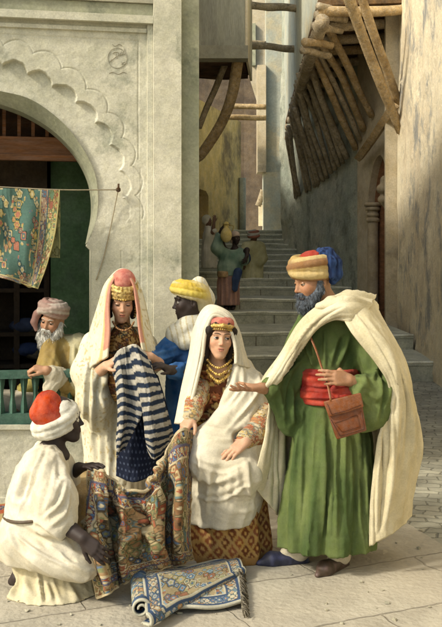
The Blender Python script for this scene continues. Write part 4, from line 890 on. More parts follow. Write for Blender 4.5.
part('hood', hd, .008, M_wool, mer, folds(.011, (.95,.3,-.1), 20, 4, 8), crc((.49,.43,.28), (.62,.56,.40)))
# leather satchel hanging from the strap
bag = root('leather_satchel', 'tan brown leather satchel with a flap hanging at the hip of the man in green', 'bag', W(346,440,4.71))
def slab3(name, px, Y, th_, m, par, col, bev=.008, dY=0):
    f = [W(x, y, Y+d) for x, y, d in px]; bm = bmesh.new(); n = unit(np.cross(f[1]-f[0], f[2]-f[0])); n = n if n[1] < 0 else -n
    a = [bm.verts.new(tuple(p)) for p in f]; c = [bm.verts.new(tuple(p-n*th_)) for p in f]; k = len(f)
    bm.faces.new(a); bm.faces.new(c[::-1])
    for i in range(k): bm.faces.new((a[i], c[i], c[(i+1) % k], a[(i+1) % k]))
    bmesh.ops.recalc_face_normals(bm, faces=bm.faces[:]); bmesh.ops.bevel(bm, geom=bm.edges[:], offset=bev, segments=3, affect='EDGES', profile=.5)
    bm.verts.index_update(); V = [v.co[:] for v in bm.verts]; Q = [[v.index for v in fc.verts] for fc in bm.faces]; bm.free(); return mk(name, V, Q, m, par, np.tile(col, (len(V),1)))
LB = (.165,.055,.022)
slab3('pouch', [(325,404,0),(361,396,0),(367,431,0),(337,440,0)], 4.675, .06, M_leather, bag, LB)
fl = slab3('flap', [(323.5,402,0),(361,393,0),(364,407,0),(346,413,0),(329,417,0)], 4.658, .02, M_leather, bag, (.20,.07,.027), .006)
dl = lambda pts, w_, Y: tube([W(x, y, Y) for x, y in pts], w_, 5)
m = merge([dl([(330,419),(340,436),(364,428.5),(361,411)], .0022, 4.672), dl([(327,404),(331.5,414.5),(346,410.5),(361,405)], .002, 4.655), dl([(334,423),(342,432),(360,426.5),(357,415),(334,423)], .0016, 4.672)])
mk('tooled_lines', *m, M_leather, bag, np.tile((.10,.03,.012), (len(m[0]),1)))
m = tube(catmull(np.array(P3((310,336,4.835),(316,350,4.80),(322,368,4.77),(328,386,4.70),(331,401,4.66))), 20), .0075, 8, flat=.5); mk('strap', *m, M_leather, bag, np.tile((.25,.10,.045), (len(m[0]),1)))
# ================================================================ helpers for patterned cloth
def hashc(i, j, s=0): return _h(np.asarray(i).astype(np.int64), np.asarray(j).astype(np.int64), np.asarray(i).astype(np.int64)*0+s)
def pick(pal, h): pal = np.array(pal, float); return pal[np.clip((h*len(pal)).astype(int), 0, len(pal)-1)]
def motif(U, V, cell, base, pal, seed=0, fill=.75):
    """scattered woven flowers and lozenges"""
    n3 = lambda a, b, c: vnoise(np.stack([a, b, a*0+c], -1))
    C = np.tile(np.array(base, float), U.shape+(1,)); m0 = n3(U/cell*2.3, V/cell*2.3, seed)-(.25 if fill < .6 else 0); C[m0 > .32] = pick(pal, hashc(np.floor(U/cell*3.5), np.floor(V/cell*3.5), seed+5))[m0 > .32]
    for dx, dy, rr_ in ((0,0,.46),(.5,.5,.3)):
        i, j = np.floor(U/cell+dx), np.floor(V/cell+dy); x = U/cell+dx-i-.5; y = V/cell+dy-j-.5; h1, h2, h3 = hashc(i,j,seed), hashc(i,j,seed+1), hashc(i,j,seed+2)
        an = np.arctan2(y, x); r = np.hypot(x, y); ds = np.where(h3 < .7, r*(1+.13*np.cos((4+np.floor(h2*3))*an)), np.abs(x)+np.abs(y))
        on = h1 < fill; A = pick(pal, h2); B = pick(pal, (h2*7.3) % 1)
        C[on & (ds < rr_)] = A[on & (ds < rr_)]; k = on & (ds < rr_*.62); C[k] = B[k]*.9; k = on & (ds < rr_*.28); C[k] = pick(pal, (h2*13.1) % 1)[k]
        k = on & (np.abs(ds-rr_) < .045); C[k] = np.array(base)*.35
    return C
def borders(d, bands, C, U, V):
    """d = distance from the edge; bands: (from, to, colour or function)"""
    for a, b, c in bands:
        k = (d >= a) & (d < b); C[k] = (c(U, V)[k] if callable(c) else c)
    return C
def embroid(base, pal, cell, seed=0):
    def f(V): 
        q = V@np.array([[.9,.1],[.45,.1],[.05,1.]]); U = q[:,0]+.4*V[:,1]; Z = V[:,2]+.15*V[:,1]
        return motif(U, Z, cell, base, pal, seed)
    return f
def veil_sheet(name, rws, par, nu, nv, th, colf, amp=.012, seed=0, m=None, fr=9):
    X = sheet(gr(rws), nu, nv); N = gnorm(X); uu, vv = np.meshgrid(np.linspace(0,1,nu), np.linspace(0,1,nv), indexing='ij')
    q = np.stack([vv*fr+.5*np.sin(uu*6+seed), uu*2.5, uu*0+seed*3.7], -1); X = X+N*((1-2*np.abs(vnoise(q))**.75)*amp+amp*.4*vnoise(q*2.2+4))[..., None]
    V, Q, C = grid_mesh(X, th, lambda u, v: np.zeros(u.shape+(3,))); C = colf(V, np.concatenate([uu.ravel()]*2), np.concatenate([vv.ravel()]*2)); return mk(name, V, Q, m or M_cloth, par, C)
def mott(a, b, sc=(7,7,3)): return lambda V: lerpc(a, b, np.clip(.5+fbm(V*np.array(sc), 3)*.75, 0, 1))
def beads(name, pts, r, par, n=None, seed=0, colr=(.55,.36,.10), m=None):
    P = catmull(np.array(pts), n or 24); rg = np.random.default_rng(seed); parts = []
    for p in P:
        rr_ = r*rg.uniform(.75,1.2); th = np.linspace(0, np.pi, 7); ph = np.linspace(0, 2*np.pi, 9)[:-1]; a, f = np.meshgrid(th, ph, indexing='ij'); D = np.stack([np.sin(a)*np.cos(f), np.sin(a)*np.sin(f), np.cos(a)], -1).reshape(-1,3)
        parts.append((p+D*rr_, [(i*8+j, i*8+(j+1) % 8, (i+1)*8+(j+1) % 8, (i+1)*8+j) for i in range(6) for j in range(8)], np.array(colr)*rg.uniform(.6,1.2)))
    q = merge(parts); return mk(name, q[0], q[1], m or M_gold, par, q[2])
HAIR = (.022,.014,.010)
# ================================================================ SEATED WOMAN
sw = root('person', 'seated woman in white wrap and red gold dress looking up at the man in green', 'person', W(228,553,5.28)*A3(1,1,0))
Rs = rotm(yaw=9, pitch=-2, roll=5); tS = W(219.5,338,5.27)
hb = S(SK_F); face(hb, Rs, tS, .98, SK_F, False, neck_to=W(217,368,5.36))
hb.ell(W(218,372,5.32), (.075,.05,.06), k=.04)
ar = S(SK_F); w1 = W(246,441,4.99); ar.chain([W(256,430,5.14), w1], [.042,.030], .02); hand(ar, w1, W(225,456,4.935)-w1, A3(-.05,-.8,.75), 1.0, thumb=1, curl=(14,16,10), spread=2.5, each=(0,2,4,6), tcurl=0)
al = S(SK_F); w2 = W(192,417,5.10); al.chain([W(197,398,5.22), w2], [.038,.029], .02); hand(al, w2, W(180,433,5.02)-w2, A3(-.5,-.75,.3), .95, thumb=-1, curl=(38,45,30), spread=2)
body(sw, [(hb,.0036), (ar,.0035), (al,.0035)], [(P3((217,368,5.36),(224,425,5.36)), [.05,.07]), (P3((217,374,5.38),(204,378,5.38),(197,398,5.24)), [.05,.04,.038]), (P3((217,374,5.38),(246,378,5.38),(262,412,5.25),(256,430,5.14)), [.05,.04,.04,.04])], .004); eyes(sw, Rs, tS, .98, SK_F, lid=.12, gaze=(.24,.10))
hr = S(HAIR); hr.frame(Rs, tS, .98)
hr.ell((0,.025,.035), (.083,.095,.088), k=.01)
for s in (-1,1): hr.chain([(s*.035,-.066,.078),(s*.068,-.045,.045),(s*.078,-.015,-.01),(s*.076,.01,-.08),(s*.07,.0,-.13)], [.016,.02,.019,.024,.02], .02)
hr.frame(); part('hair', hr, .005, M_hair, sw, lambda V, N: .003*vnoise(V*A3(140,140,20)))
cp = S((.46,.14,.11)); cp.frame(Rs, tS, .98); cp.ell((0,.0,.088), (.078,.082,.045), k=.01); cp.frame(); part('cap', cp, .005, M_cloth, sw, lambda V, N: .002*fbm(V*60, 2), mott((.40,.11,.09),(.55,.22,.16),(50,50,50)))
pt = lambda Rm, t, sc, L: [np.array(Rm)@(np.array(p)*sc)+t for p in L]
fb = S((.5,.33,.10)); fb.frame(Rs, tS, .98); fb.chain([(-.074,-.03,.060),(-.045,-.075,.070),(0,-.092,.074),(.045,-.075,.070),(.074,-.03,.060)], .013, .006); fb.frame(); part('headband', fb, .004, M_gold, sw, lambda V, N: .003*vnoise(V*140))
beads('forehead_coins', pt(Rs, tS, .98, [(-.066,-.05,.047),(-.04,-.080,.052),(0,-.095,.054),(.04,-.080,.052),(.066,-.05,.047)]), .0062, sw, 15, 1)
for s in (-1,1): beads('earring', pt(Rs, tS, .98, [(s*.083,-.01,-.045),(s*.086,-.014,-.07),(s*.086,-.014,-.105)]), .0085, sw, 5, 3)
for k, (dy, n_, r_) in enumerate(((0,16,.0075),(6,18,.009),(12,18,.010))):
    beads('necklace', P3((207.5,360+dy*.9,5.24),(212,365+dy,5.205),(219,368+dy*1.15,5.19),(226,365+dy,5.205),(231,360+dy*.9,5.24)), r_, sw, n_, k+5)
dp = embroid((.13,.045,.022), [(.42,.27,.08),(.24,.07,.03),(.50,.36,.15),(.09,.03,.02),(.33,.12,.05)], .055, 3)
dr = S(); dr.loft(rows([(445,190,258,5.36,.17),(420,194,256,5.38,.15),(395,197,252,5.39,.14),(375,199,250,5.4,.13),(364,203,245,5.4,.10),(358,211,236,5.4,.06)]), k=.03)
dr.chain(P3((203,372,5.38),(196,398,5.27),(194,411,5.16)), [.07,.066,.055], .04); part('dress', dr, .008, M_cloth, sw, folds(0.0124, (.1,0,1), 14, 2, 3), dp)
sl = S(); sl.chain(P3((262,415,5.22),(258,432,5.1),(246,439,5.02)), [.075,.068,.052], .02); sl.cone(W(199,388,5.28), W(192,415,5.11), .062, .05, .03)
part('sleeve', sl, .006, M_cloth, sw, folds(0.0155, (-.5,-.5,-.3), 26, 4, 9), embroid((.50,.40,.25), [(.42,.2,.09),(.5,.36,.14),(.26,.27,.22),(.55,.47,.33),(.36,.12,.06)], .035, 8))
m = tube([w1+.035*np.array([math.cos(t)*.35+.1, -math.sin(t)*.55+.1, math.cos(t)*.9+.2*math.sin(t)])*1 + A3(.012,.02,-.005) for t in np.linspace(0, 6.283, 26)], .0075, 8); mk('bracelet', *m, M_gold, sw, np.tile((.5,.32,.1), (len(m[0]),1)))
# patterned underskirt with woven lozenges
def skirtpat(V):
    U = V[:,0]*1.0+.25*V[:,1]; Z = V[:,2]; c = .075; a = (U+Z*.8)/c; b_ = (U-Z*.8)/c; fa, fb_ = np.abs(a-np.round(a)), np.abs(b_-np.round(b_)); C = np.tile(A3(.16,.055,.022), (len(V),1))
    k = hashc(np.floor(a), np.floor(b_), 3); C = C*(.7+.7*k[:,None]); e = np.minimum(fa, fb_) < .13; C[e] = (.36,.22,.075); e2 = np.hypot(a-np.floor(a)-.5, b_-np.floor(b_)-.5) < .17; C[e2] = (.44,.26,.09)
    hem = Z < .05; C[hem] = (.30,.17,.06); return C
us = S(); us.loft(rows([(557,186,268,5.27,.24),(545,186,271,5.27,.26),(520,188,269,5.27,.26),(490,188,266,5.27,.26),(460,190,262,5.27,.25)]), robefold(.075, 7, 5)); us.plane((0,0,.004), (0,0,-1))
part('underskirt', us, .009, M_cloth, sw, folds(0.0124, (.1,0,1), 10, 1.5, 5), skirtpat)
WHT = mott((.52,.47,.355), (.66,.61,.49))
wrp = S((.6,.55,.42)); wrp.loft(rows([(516,186,258,5.24,.265),(500,187,264,5.24,.28),(475,186,268,5.24,.29),(455,185,268,5.24,.28),(440,187,266,5.26,.25),(428,196,262,5.3,.2)]), robefold(.05, 6, 9), k=.03)
wrp.chain(P3((240,369,5.40),(252,390,5.36),(262,415,5.28)), [.075,.085,.095], .05); wrp.chain(P3((238,372,5.28),(236,400,5.22),(222,428,5.14),(206,438,5.08)), [.055,.065,.07,.05], .05); wrp.chain(P3((252,385,5.3),(246,412,5.2),(240,436,5.12)), [.07,.07,.06], .05); wrp.ell(W(226,440,5.12), (.2,.16,.09), k=.06); wrp.chain(P3((215,446,5.3),(206,463,5.03)), [.11,.105], .05); wrp.chain(P3((245,446,5.3),(241,475,5.0)), [.11,.11], .05)
wrp.ell(W(246,438,5.00), (.075,.08,.05), k=.02, sub=True)
def wdisp(V, N):
    up = np.clip((V[:,2]-W(0,440,5.2)[2])/.12, 0, 1); lo = 1-up
    return up*folds(0.0217, (-.35,-.1,-.9), 13, 2.2, 12)(V)+lo*(folds(0.0186, (.85,.2,-.35), 13, 2.6, 4)(V)*.8+folds(0.0124, (.1,0,1), 11, 1.5, 6)(V))
WS = [[(239,363),(233,386),(207,420)],[(250,363),(244,395),(212,429)],[(259,369),(256,395),(224,435)],[(244,362),(240,390),(214,420)],[(201,426),(227,430),(247,423)],[(199,434),(233,439),(252,430)],[(190,453),(211,463),(234,462)],[(190,474),(216,482),(247,469)],[(193,495),(221,500),(254,482)],[(200,446),(198,516)],[(232,471),(226,508)],[(247,462),(250,500)],[(210,470),(207,514)],[(258,460),(262,495)],[(190,462),(222,473),(250,462)],[(255,375),(262,400),(258,425)]]
part('white_wrap', wrp, .0075, M_cloth, sw, strokes(WS, .014, 2.3, wdisp), WHT)
veil_sheet('veil', [[(186,424,5.10),(176,424,5.2),(188,424,5.4)],[(193,392,5.17),(183,390,5.3),(194,392,5.55)],[(201,358,5.21),(191,356,5.37),(200,360,5.6)],[(204.5,332,5.23),(197,326,5.38),(207,330,5.62)],
  [(213,315,5.24),(208.5,307.5,5.38),(214,318,5.62)],[(226,319,5.24),(227,313,5.36),(226,322,5.6)],[(232.5,333,5.23),(237,331,5.34),(235,335,5.58)],[(236,348,5.22),(242.5,350,5.33),(240,352,5.56)],[(236,364,5.2),(247,368,5.3),(250,370,5.5)]], sw, 150, 60, .012,
  lambda V, u, v: WHT(V), .010, 2)
m = tube(catmull(np.array(P3((187,420,5.09),(194,392,5.16),(202,358,5.2),(205.5,333,5.22),(213,316,5.23),(225.5,320,5.23),(231.5,333,5.22),(235.5,348,5.21),(236,364,5.19))), 70), .011, 8); mk('veil_hem', *m, M_cloth, sw, WHT(m[0]))

# ================================================================ STANDING WOMAN
wn = root('person', 'standing woman in cream gold veil and pink gold headdress with lowered eyes', 'person', W(116,520,5.93)*A3(1,1,0))
Rw = rotm(yaw=9, pitch=13, roll=3); tW = W(122.3,301.5,5.80)
hb = S(SK_F); face(hb, Rw, tW, 1.03, SK_F, False, neck_to=W(123,334,5.88)); hb.ell(W(123,340,5.85), (.085,.055,.08), k=.04)
ar = S(SK_F); w1 = W(106,366,5.58); ar.chain([W(97,374,5.68), w1], [.04,.03], .02); hand(ar, w1, W(122,356,5.50)-w1, A3(-.35,-.5,.8), .98, thumb=1, curl=(25,35,25), spread=3)
al = S(SK_F); w2 = W(150,357,5.58); al.chain([W(157,364,5.7), w2], [.04,.03], .02); hand(al, w2, W(137,349,5.52)-w2, A3(.2,-.4,.9), .95, thumb=-1, curl=(25,35,25), spread=3)
body(wn, [(hb,.0038), (ar,.0036), (al,.0036)], [(P3((123,334,5.88),(121,390,5.9)), [.05,.07]), (P3((123,342,5.89),(106,348,5.88),(90,372,5.76),(97,374,5.68)), [.05,.04,.04,.04]), (P3((123,342,5.89),(142,348,5.9),(159,361,5.82),(157,364,5.7)), [.05,.04,.04,.04])], .0045); eyes(wn, Rw, tW, 1.03, SK_F, lid=.58, gaze=(.05,-.42))
hr = S(HAIR); hr.frame(Rw, tW, 1.03); hr.ell((0,.03,.03), (.082,.09,.085), k=.01)
for s in (-1,1): hr.chain([(s*.05,-.06,.06),(s*.073,-.035,.02),(s*.078,-.01,-.03),(s*.07,.0,-.09)], [.014,.014,.014,.018], .02)
hr.frame(); part('hair', hr, .0055, M_hair, wn, lambda V, N: .003*vnoise(V*A3(140,140,20)))
cp = S((.45,.15,.12)); cp.frame(Rw, tW, 1.03); cp.ell((0,.015,.115), (.076,.080,.085), k=.01); cp.frame(); part('cap', cp, .006, M_cloth, wn, None, mott((.40,.12,.10),(.55,.24,.18),(50,50,50)))
gb_ = S(); gb_.frame(Rw, tW, 1.03)
gb_.frame()
for i, (dz, rr_) in enumerate(((.052,.014),(.072,.016),(.094,.016),(.115,.013))):
    ring(gb_, Rw, tW, .079+.003*(i < 3), .088, rr_, (0,.12), dz, .004, None, 22)
part('headband', gb_, .005, M_gold, wn, lambda V, N: .003*vnoise(V*130), lambda V: lerpc((.32,.2,.06), (.66,.5,.2), np.clip(.5+vnoise(V*110), 0, 1)))
beads('forehead_coins', pt(Rw, tW, 1.03, [(-.076,-.045,.034),(-.05,-.079,.036),(0,-.099,.036),(.05,-.079,.036),(.076,-.045,.034)]), .006, wn, 17, 7)
for s in (-1,1): beads('earring', pt(Rw, tW, 1.03, [(s*.079,-.03,-.02),(s*.081,-.032,-.05),(s*.079,-.032,-.08)]), .0075, wn, 5, 3)
beads('necklace', P3((113,322,5.70),(117,328,5.655),(123.5,330.5,5.64),(130,328,5.655),(134,322,5.70)), .0065, wn, 18, 4, (.3,.16,.07))
ch = S(); ch.ell(W(124,348,5.80), (.105,.13,.16), k=.03); ch.ell(W(124,372,5.76), (.13,.14,.2), k=.04); part('bodice', ch, .008, M_cloth, wn, folds(0.0109, (.1,0,1), 16, 2, 2), embroid((.17,.075,.025), [(.36,.2,.06),(.12,.05,.03),(.05,.06,.05),(.45,.3,.11)], .05, 13))
CRG = lambda V: np.where((vnoise(V*A3(75,75,60))+.25*vnoise(V*22) > .47)[:,None], A3(.47,.39,.22), mott((.51,.47,.34),(.65,.61,.48))(V))
ck = S(); ck.loft(rows([(480,86,146,5.93,.16),(440,84,148,5.93,.18),(405,80,148,5.93,.19),(378,80,151,5.93,.19),(356,86,150,5.93,.17),(340,95,147,5.93,.14),(328,104,142,5.93,.10)]), robefold(.06, 8, 3), k=.03)
ck.chain(P3((95,345,5.86),(86,372,5.76),(97,378,5.66)), [.09,.085,.06], .05); ck.chain(P3((147,345,5.90),(153,360,5.84),(152,366,5.74)), [.07,.06,.05], .05); ck.chain(P3((92,380,5.72),(94,400,5.72),(98,420,5.75)), [.09,.10,.06], .06)
ck.ell(W(124,345,5.74), (.085,.10,.15), k=.03, sub=True)
KS = [[(107,337),(96,378),(89,441)],[(114,346),(105,382),(103,450)],[(98,330),(86,376),(84,432)],[(107,373),(100,396),(107,414)],[(121,409),(118,470)],[(92,395),(94,470)],[(110,400),(111,470)],[(130,420),(131,470)],[(140,420),(142,470)],[(103,345),(92,372),(94,405)],[(150,345),(158,362)]]
part('cloak', ck, .008, M_cloth, wn, strokes(KS, .017, 2.4, lambda V, N: folds(.024, (.15,.1,1), 12, 2.0, 21)(V)+folds(.009, (.7,.2,-.6), 22, 5, 2)(V)), CRG)
sk = S(); sk.loft(rows([(522,82,150,5.95,.2),(470,85,148,5.95,.18),(405,88,146,5.95,.15)]), robefold(.07, 9, 8)); part('skirt', sk, .010, M_cloth, wn, folds(0.0155, (.05,0,1), 16, 1.2, 3), lambda V: mott((.52,.46,.33),(.64,.58,.43))(V)*(1-.16*(np.sin(V[:,0]*190) > .3))[:,None])
def vcol(V, u, v):
    C = CRG(V); e = (v < .085) & (u > .04) & (u < .96); C[e] = (.46,.23,.165); e = (v >= .085) & (v < .12); C[e] = (.58,.42,.2); return C
veil_sheet('veil', [[(108,357,5.56),(80,376,5.74),(92,380,6.1)],[(110,330,5.62),(88,342,5.78),(98,342,6.08)],[(109,305,5.68),(98.5,307,5.82),(106,310,6.05)],[(112.5,284,5.72),(106,284,5.82),(112,290,6.02)],[(121.5,274.5,5.76),(121.5,270.5,5.84),(121.5,280,5.98)],
  [(131,283,5.72),(136,284,5.82),(132,290,6.02)],[(135.5,303,5.68),(143,306,5.82),(139,310,6.05)],[(138,326,5.62),(149,332,5.78),(146,334,6.08)],[(142,351,5.54),(155,357,5.72),(153,360,6.08)]], wn, 140, 80, .012, vcol, .013, 5)

# ================================================================ WOMAN IN BLUE
bw = root('person', 'dark skinned woman in blue dress and yellow headscarf seen in profile', 'person', W(186,516,6.02)*A3(1,1,0))
Rb = rotm(yaw=-80, pitch=4); tB = W(190,301.5,5.98)
hb = S(SK_D); face(hb, Rb, tB, 1.03, SK_D, False, neck_to=W(193,338,6.02))
ar = S(SK_D); w1 = W(170,370,5.60); ar.chain([W(184,372,5.72), w1], [.04,.03], .02); hand(ar, w1, W(156,362,5.52)-w1, A3(.1,-.45,.9), .95, thumb=-1, curl=(22,30,22), spread=3)
body(bw, [(hb,.0038), (ar,.0036)], [(P3((193,338,6.02),(190,400,6.03)), [.05,.07]), (P3((193,345,6.02),(200,350,6.0),(194,372,5.86),(184,372,5.72)), [.05,.045,.04,.04])], .0045); eyes(bw, Rb, tB, 1.03, SK_D, lid=.3, gaze=(0,-.2), brow=(.015,.01,.009))
hs = S((.55,.42,.09)); 
wound(hs, Rb, tB, [(.040,.082),(.050,.088),(.062,.090),(.076,.088),(.090,.080),(.102,.066),(.112,.048),(.118,.022)], .0185, .003, 1.14, -.30, 8, [(.55,.47,.26),(.55,.40,.07),(.60,.48,.12),(.50,.37,.07)], .12)
hs.frame(Rb, tB); hs.ell((0,.035,.052), (.083,.092,.083), k=.015, col=(.5,.42,.2)); hs.ell((0,.075,.0), (.07,.06,.09), k=.03, col=(.5,.45,.28)); hs.plane((0,-.02,.035), (0,-1,-.55), .01) if False else None; hs.frame()
part('headscarf', hs, .0055, M_cloth, bw, folds(0.0093, (.5,.2,-.8), 40, 6, 3))
STR = lambda V: np.where((np.sin(V[:,0]*170+V[:,2]*35+3*vnoise(V*9)) > .72)[:,None], A3(.48,.42,.27), mott((.46,.45,.38),(.62,.6,.5))(V))
sf = S(); sf.chain(P3((199,284,6.0),(205,298,6.04),(205,318,6.06),(203,338,6.06)), [.05,.055,.05,.06], .04); sf.chain(P3((200,318,6.0),(188,326,5.93),(175,334,5.90),(170,343,5.90)), [.05,.055,.055,.03], .03); sf.chain(P3((204,325,6.02),(196,340,5.9),(184,343,5.87)), [.06,.06,.045], .03); sf.ell(W(190,327,5.98), (.10,.10,.06), k=.04)
part('striped_scarf', sf, .0065, M_cloth, bw, folds(0.0139, (.35,.1,-.9), 24, 4, 7), STR)
BLU = mott((.025,.085,.24), (.075,.18,.40), (9,9,4))
bd_ = S((.05,.14,.36)); bd_.loft(rows([(515,160,212,6.03,.2),(450,163,210,6.03,.17),(400,166,209,6.03,.15),(370,166,209,6.03,.14),(348,168,209,6.03,.13),(336,176,206,6.03,.09)]), robefold(.08, 8, 4), k=.03)
bd_.chain(P3((172,346,5.94),(160,358,5.8),(148,357,5.66)), [.08,.062,.046], .04); bd_.chain(P3((202,346,5.98),(196,372,5.84),(172,371,5.64)), [.08,.075,.045], .04)
BS = [[(185,345),(180,370),(172,400)],[(195,350),(192,380),(186,415)],[(148,353),(164,352),(180,346)],[(152,360),(166,358),(184,352)],[(160,370),(178,368),(194,360)],[(168,376),(186,376),(200,366)],[(176,390),(174,420)],[(166,345),(156,356)],[(205,352),(203,385)]]
part('dress', bd_, .008, M_cloth, bw, strokes(BS, .015, 2.2, lambda V, N: folds(.02, (.3,.1,.95), 14, 2.5, 5)(V)), BLU)

# ================================================================ OLD MAN AT THE BALUSTRADE
om = root('person', 'white bearded old man in ochre robe leaning on the green balustrade', 'person', W(64,470,6.85)*A3(1,1,0)+A3(0,0,.4))
Ro = rotm(yaw=-19, pitch=10, roll=10); tO = W(53,320.5,6.70)
hb = S(SK_O); face(hb, Ro, tO, 1.0, SK_O, True, neck_to=W(62,350,6.82))
ar = S(SK_O); w1 = W(46.5,370.5,6.36); ar.chain([W(58,376,6.45), w1], [.045,.034], .02); hand(ar, w1, W(30,366.5,6.345)-w1, A3(.0,-.35,.95), 1.02, thumb=-1, curl=(50,60,30), spread=1)
body(om, [(hb,.0042), (ar,.004)], [(P3((62,350,6.82),(65,400,6.83)), [.05,.07]), (P3((62,352,6.8),(52,350,6.72),(50,366,6.58),(58,376,6.45)), [.05,.045,.04,.045])], .0048); eyes(om, Ro, tO, 1.0, SK_O, lid=.35, gaze=(.1,-.1), brow=(.5,.47,.42))
bd = S((.55,.53,.47)); bd.frame(Ro, tO, 1.0)
for s in (-1,1): bd.chain([(s*.074,-.01,-.01),(s*.068,-.03,-.06),(s*.045,-.065,-.11),(s*.012,-.085,-.15)], [.014,.026,.032,.03], .02); bd.chain([(s*.003,-.104,-.047),(s*.026,-.094,-.056),(s*.040,-.078,-.085)], [.009,.011,.01], .01)
bd.ell((0,-.08,-.145), (.045,.036,.055), k=.03); bd.ell((0,-.105,-.063), (.017,.012,.006), k=.004, sub=True); bd.frame()
part('beard', bd, .005, M_hair, om, lambda V, N: .005*vnoise(V*A3(110,110,35)), lambda V: lerpc((.36,.35,.31), (.66,.64,.58), np.clip(.55+vnoise(V*A3(90,90,25)), 0, 1)))
strands('beard_hair', bd, om, 600, .035, (.42,.40,.36), (.72,.70,.64), (0,-.25,-1), 4, .0016)
tb = S(); 
wound(tb, Ro, tO+A3(0,0,.012), [(.040,.084),(.052,.092),(.064,.095),(.078,.096),(.092,.090),(.104,.080),(.116,.066),(.124,.048),(.128,.025)], .019, .003, 1.12, -.22, 3, [(.42,.29,.25),(.56,.48,.42),(.37,.23,.2),(.52,.41,.36)], .2)
tb.frame(Ro, tO); tb.ell((0,.02,.08), (.08,.09,.06), k=.01, col=(.28,.13,.11)); tb.frame()
tb.chain([W(37,314,6.66), W(34,322,6.66), W(36,330,6.66)], [.03,.022,.012], .02, (.34,.2,.17))
part('turban', tb, .0065, M_cloth, om, folds(0.0062, (1,.2,.4), 40, 6, 2))
OCH = mott((.30,.21,.075), (.44,.33,.13), (10,10,5))
rb = S((.3,.2,.06)); rb.loft(rows([(470,46,92,6.85,.17),(420,46,90,6.82,.16),(390,45,87,6.78,.15),(360,44,87,6.76,.15),(343,47,86,6.77,.12),(335,53,78,6.78,.08)]), robefold(.05, 7, 3), k=.03); rb.chain(P3((52,344,6.68),(48,366,6.56),(56,377,6.47)), [.075,.07,.06], .04); rb.chain(P3((80,346,6.75),(85,372,6.66),(76,386,6.52),(64,384,6.47)), [.085,.09,.07,.055], .05)
OS = [[(56,345),(52,368)],[(65,345),(64,384)],[(74,343),(76,380)],[(81,348),(85,376)],[(60,350),(57,372)],[(70,350),(68,385)],[(62,384),(80,382)],[(84,360),(76,388)]]
part('robe', rb, .009, M_cloth, om, strokes(OS, .016, 2.1, lambda V, N: folds(.02, (.2,.2,1), 13, 2.5, 14)(V)), lambda V: np.where((V[:,0] > W(68,0,6.7)[0]+.06*vnoise(V*9)+(W(0,350,6.7)[2]-V[:,2])*.4)[:,None], mott((.42,.37,.2),(.55,.50,.32),(12,12,8))(V), OCH(V)))
cf = S((.55,.5,.38)); cf.chain(P3((60,377,6.46),(52,374,6.40)), [.068,.058], .02); cf.chain(P3((58,380,6.42),(50,388,6.38),(47,394,6.37)), [.05,.045,.02], .03); part('cuff', cf, .006, M_cloth, om, folds(0.0093, (.6,0,.8), 30, 4, 2))

# ================================================================ KNEELING BOY
kb = root('person', 'kneeling youth in white tunic with red cap and white turban turned right in profile', 'person', W(40,595,4.66)*A3(1,1,0))
Rk = rotm(yaw=88, pitch=-3); tK = W(61.5,419,4.78)
hb = S(SK_D); face(hb, Rk, tK, 1.0, SK_D, True, neck_to=W(50,452,4.76)); hb.ell(W(50,456,4.76), (.10,.09,.05), k=.05)
ar = S(SK_D); w1 = W(79,468,4.84); ar.chain([W(66,476,4.92), w1], [.045,.031], .02); hand(ar, w1, W(96,464,4.75)-w1, A3(.1,-.2,.95), 1.0, thumb=-1, curl=(8,14,12), spread=3)
al = S(SK_D); w2 = W(83,538,4.42); al.chain([W(62,523,4.5), w2], [.045,.031], .02); hand(al, w2, W(95,549,4.40)-w2, A3(-.1,-1,.25), 1.0, thumb=1, curl=(14,24,20), spread=3)
ft = S(SK_D); ft.chain([G(30,592)+A3(0,.1,.05), G(17,590)+A3(0,.05,.045), G(11,588)+A3(0,.04,.02)], [.045,.04,.025], .02); ft.plane((0,0,.004), (0,0,-1))
body(kb, [(hb,.0038), (ar,.0036), (al,.0034), (ft,.006)], [(P3((50,452,4.76),(38,500,4.72),(32,540,4.72)), [.05,.08,.08]), (P3((50,456,4.77),(60,468,4.86),(66,478,4.92)), [.05,.04,.04]), (P3((50,456,4.75),(46,468,4.66),(55,500,4.54),(62,523,4.5)), [.05,.045,.045,.04]), ([W(32,540,4.72), W(60,572,4.66), W(36,588,4.68), G(30,592)+A3(0,.1,.05)], [.07,.06,.05,.045])], .0043); eyes(kb, Rk, tK, 1.0, SK_D, lid=.3, brow=(.015,.01,.009))
Rt = rotm(yaw=106)@rotm(pitch=-12, roll=-8)
tc_ = W(57,417.5,4.78); fz = S((.40,.055,.025)); fz.frame(Rt, tc_); fz.chain([(0,.018,.02),(0,.03,.085)], [.088,.068], .02); fz.ell((0,.035,.045), (.090,.098,.072), k=.02); fz.frame(); part('red_cap', fz, .0055, M_wool, kb, lambda V, N: .002*fbm(V*40, 2), mott((.32,.04,.02),(.50,.09,.04),(22,22,22)))
tb = S((.58,.55,.46))
wound(tb, Rt, tc_+Rt@A3(0,.012,.0), [(-.048,.090),(-.038,.097),(-.026,.101),(-.014,.104),(-.003,.105),(.008,.102),(-.03,.094),(.016,.096)], .017, .002, 1.08, -.22, 5, None, .14)
tb.frame(Rt, tc_); tb.ell((0,-.03,.045), (.085,.062,.05), k=.012); tb.ell((.0,.02,-.01), (.086,.095,.03), k=.01); tb.frame()
part('turban', tb, .005, M_cloth, kb, folds(0.0062, (.8,.4,.3), 46, 8, 5), mott((.48,.46,.38),(.66,.63,.54),(30,30,30)))
TUN = mott((.53,.48,.365), (.67,.62,.50), (8,8,4))
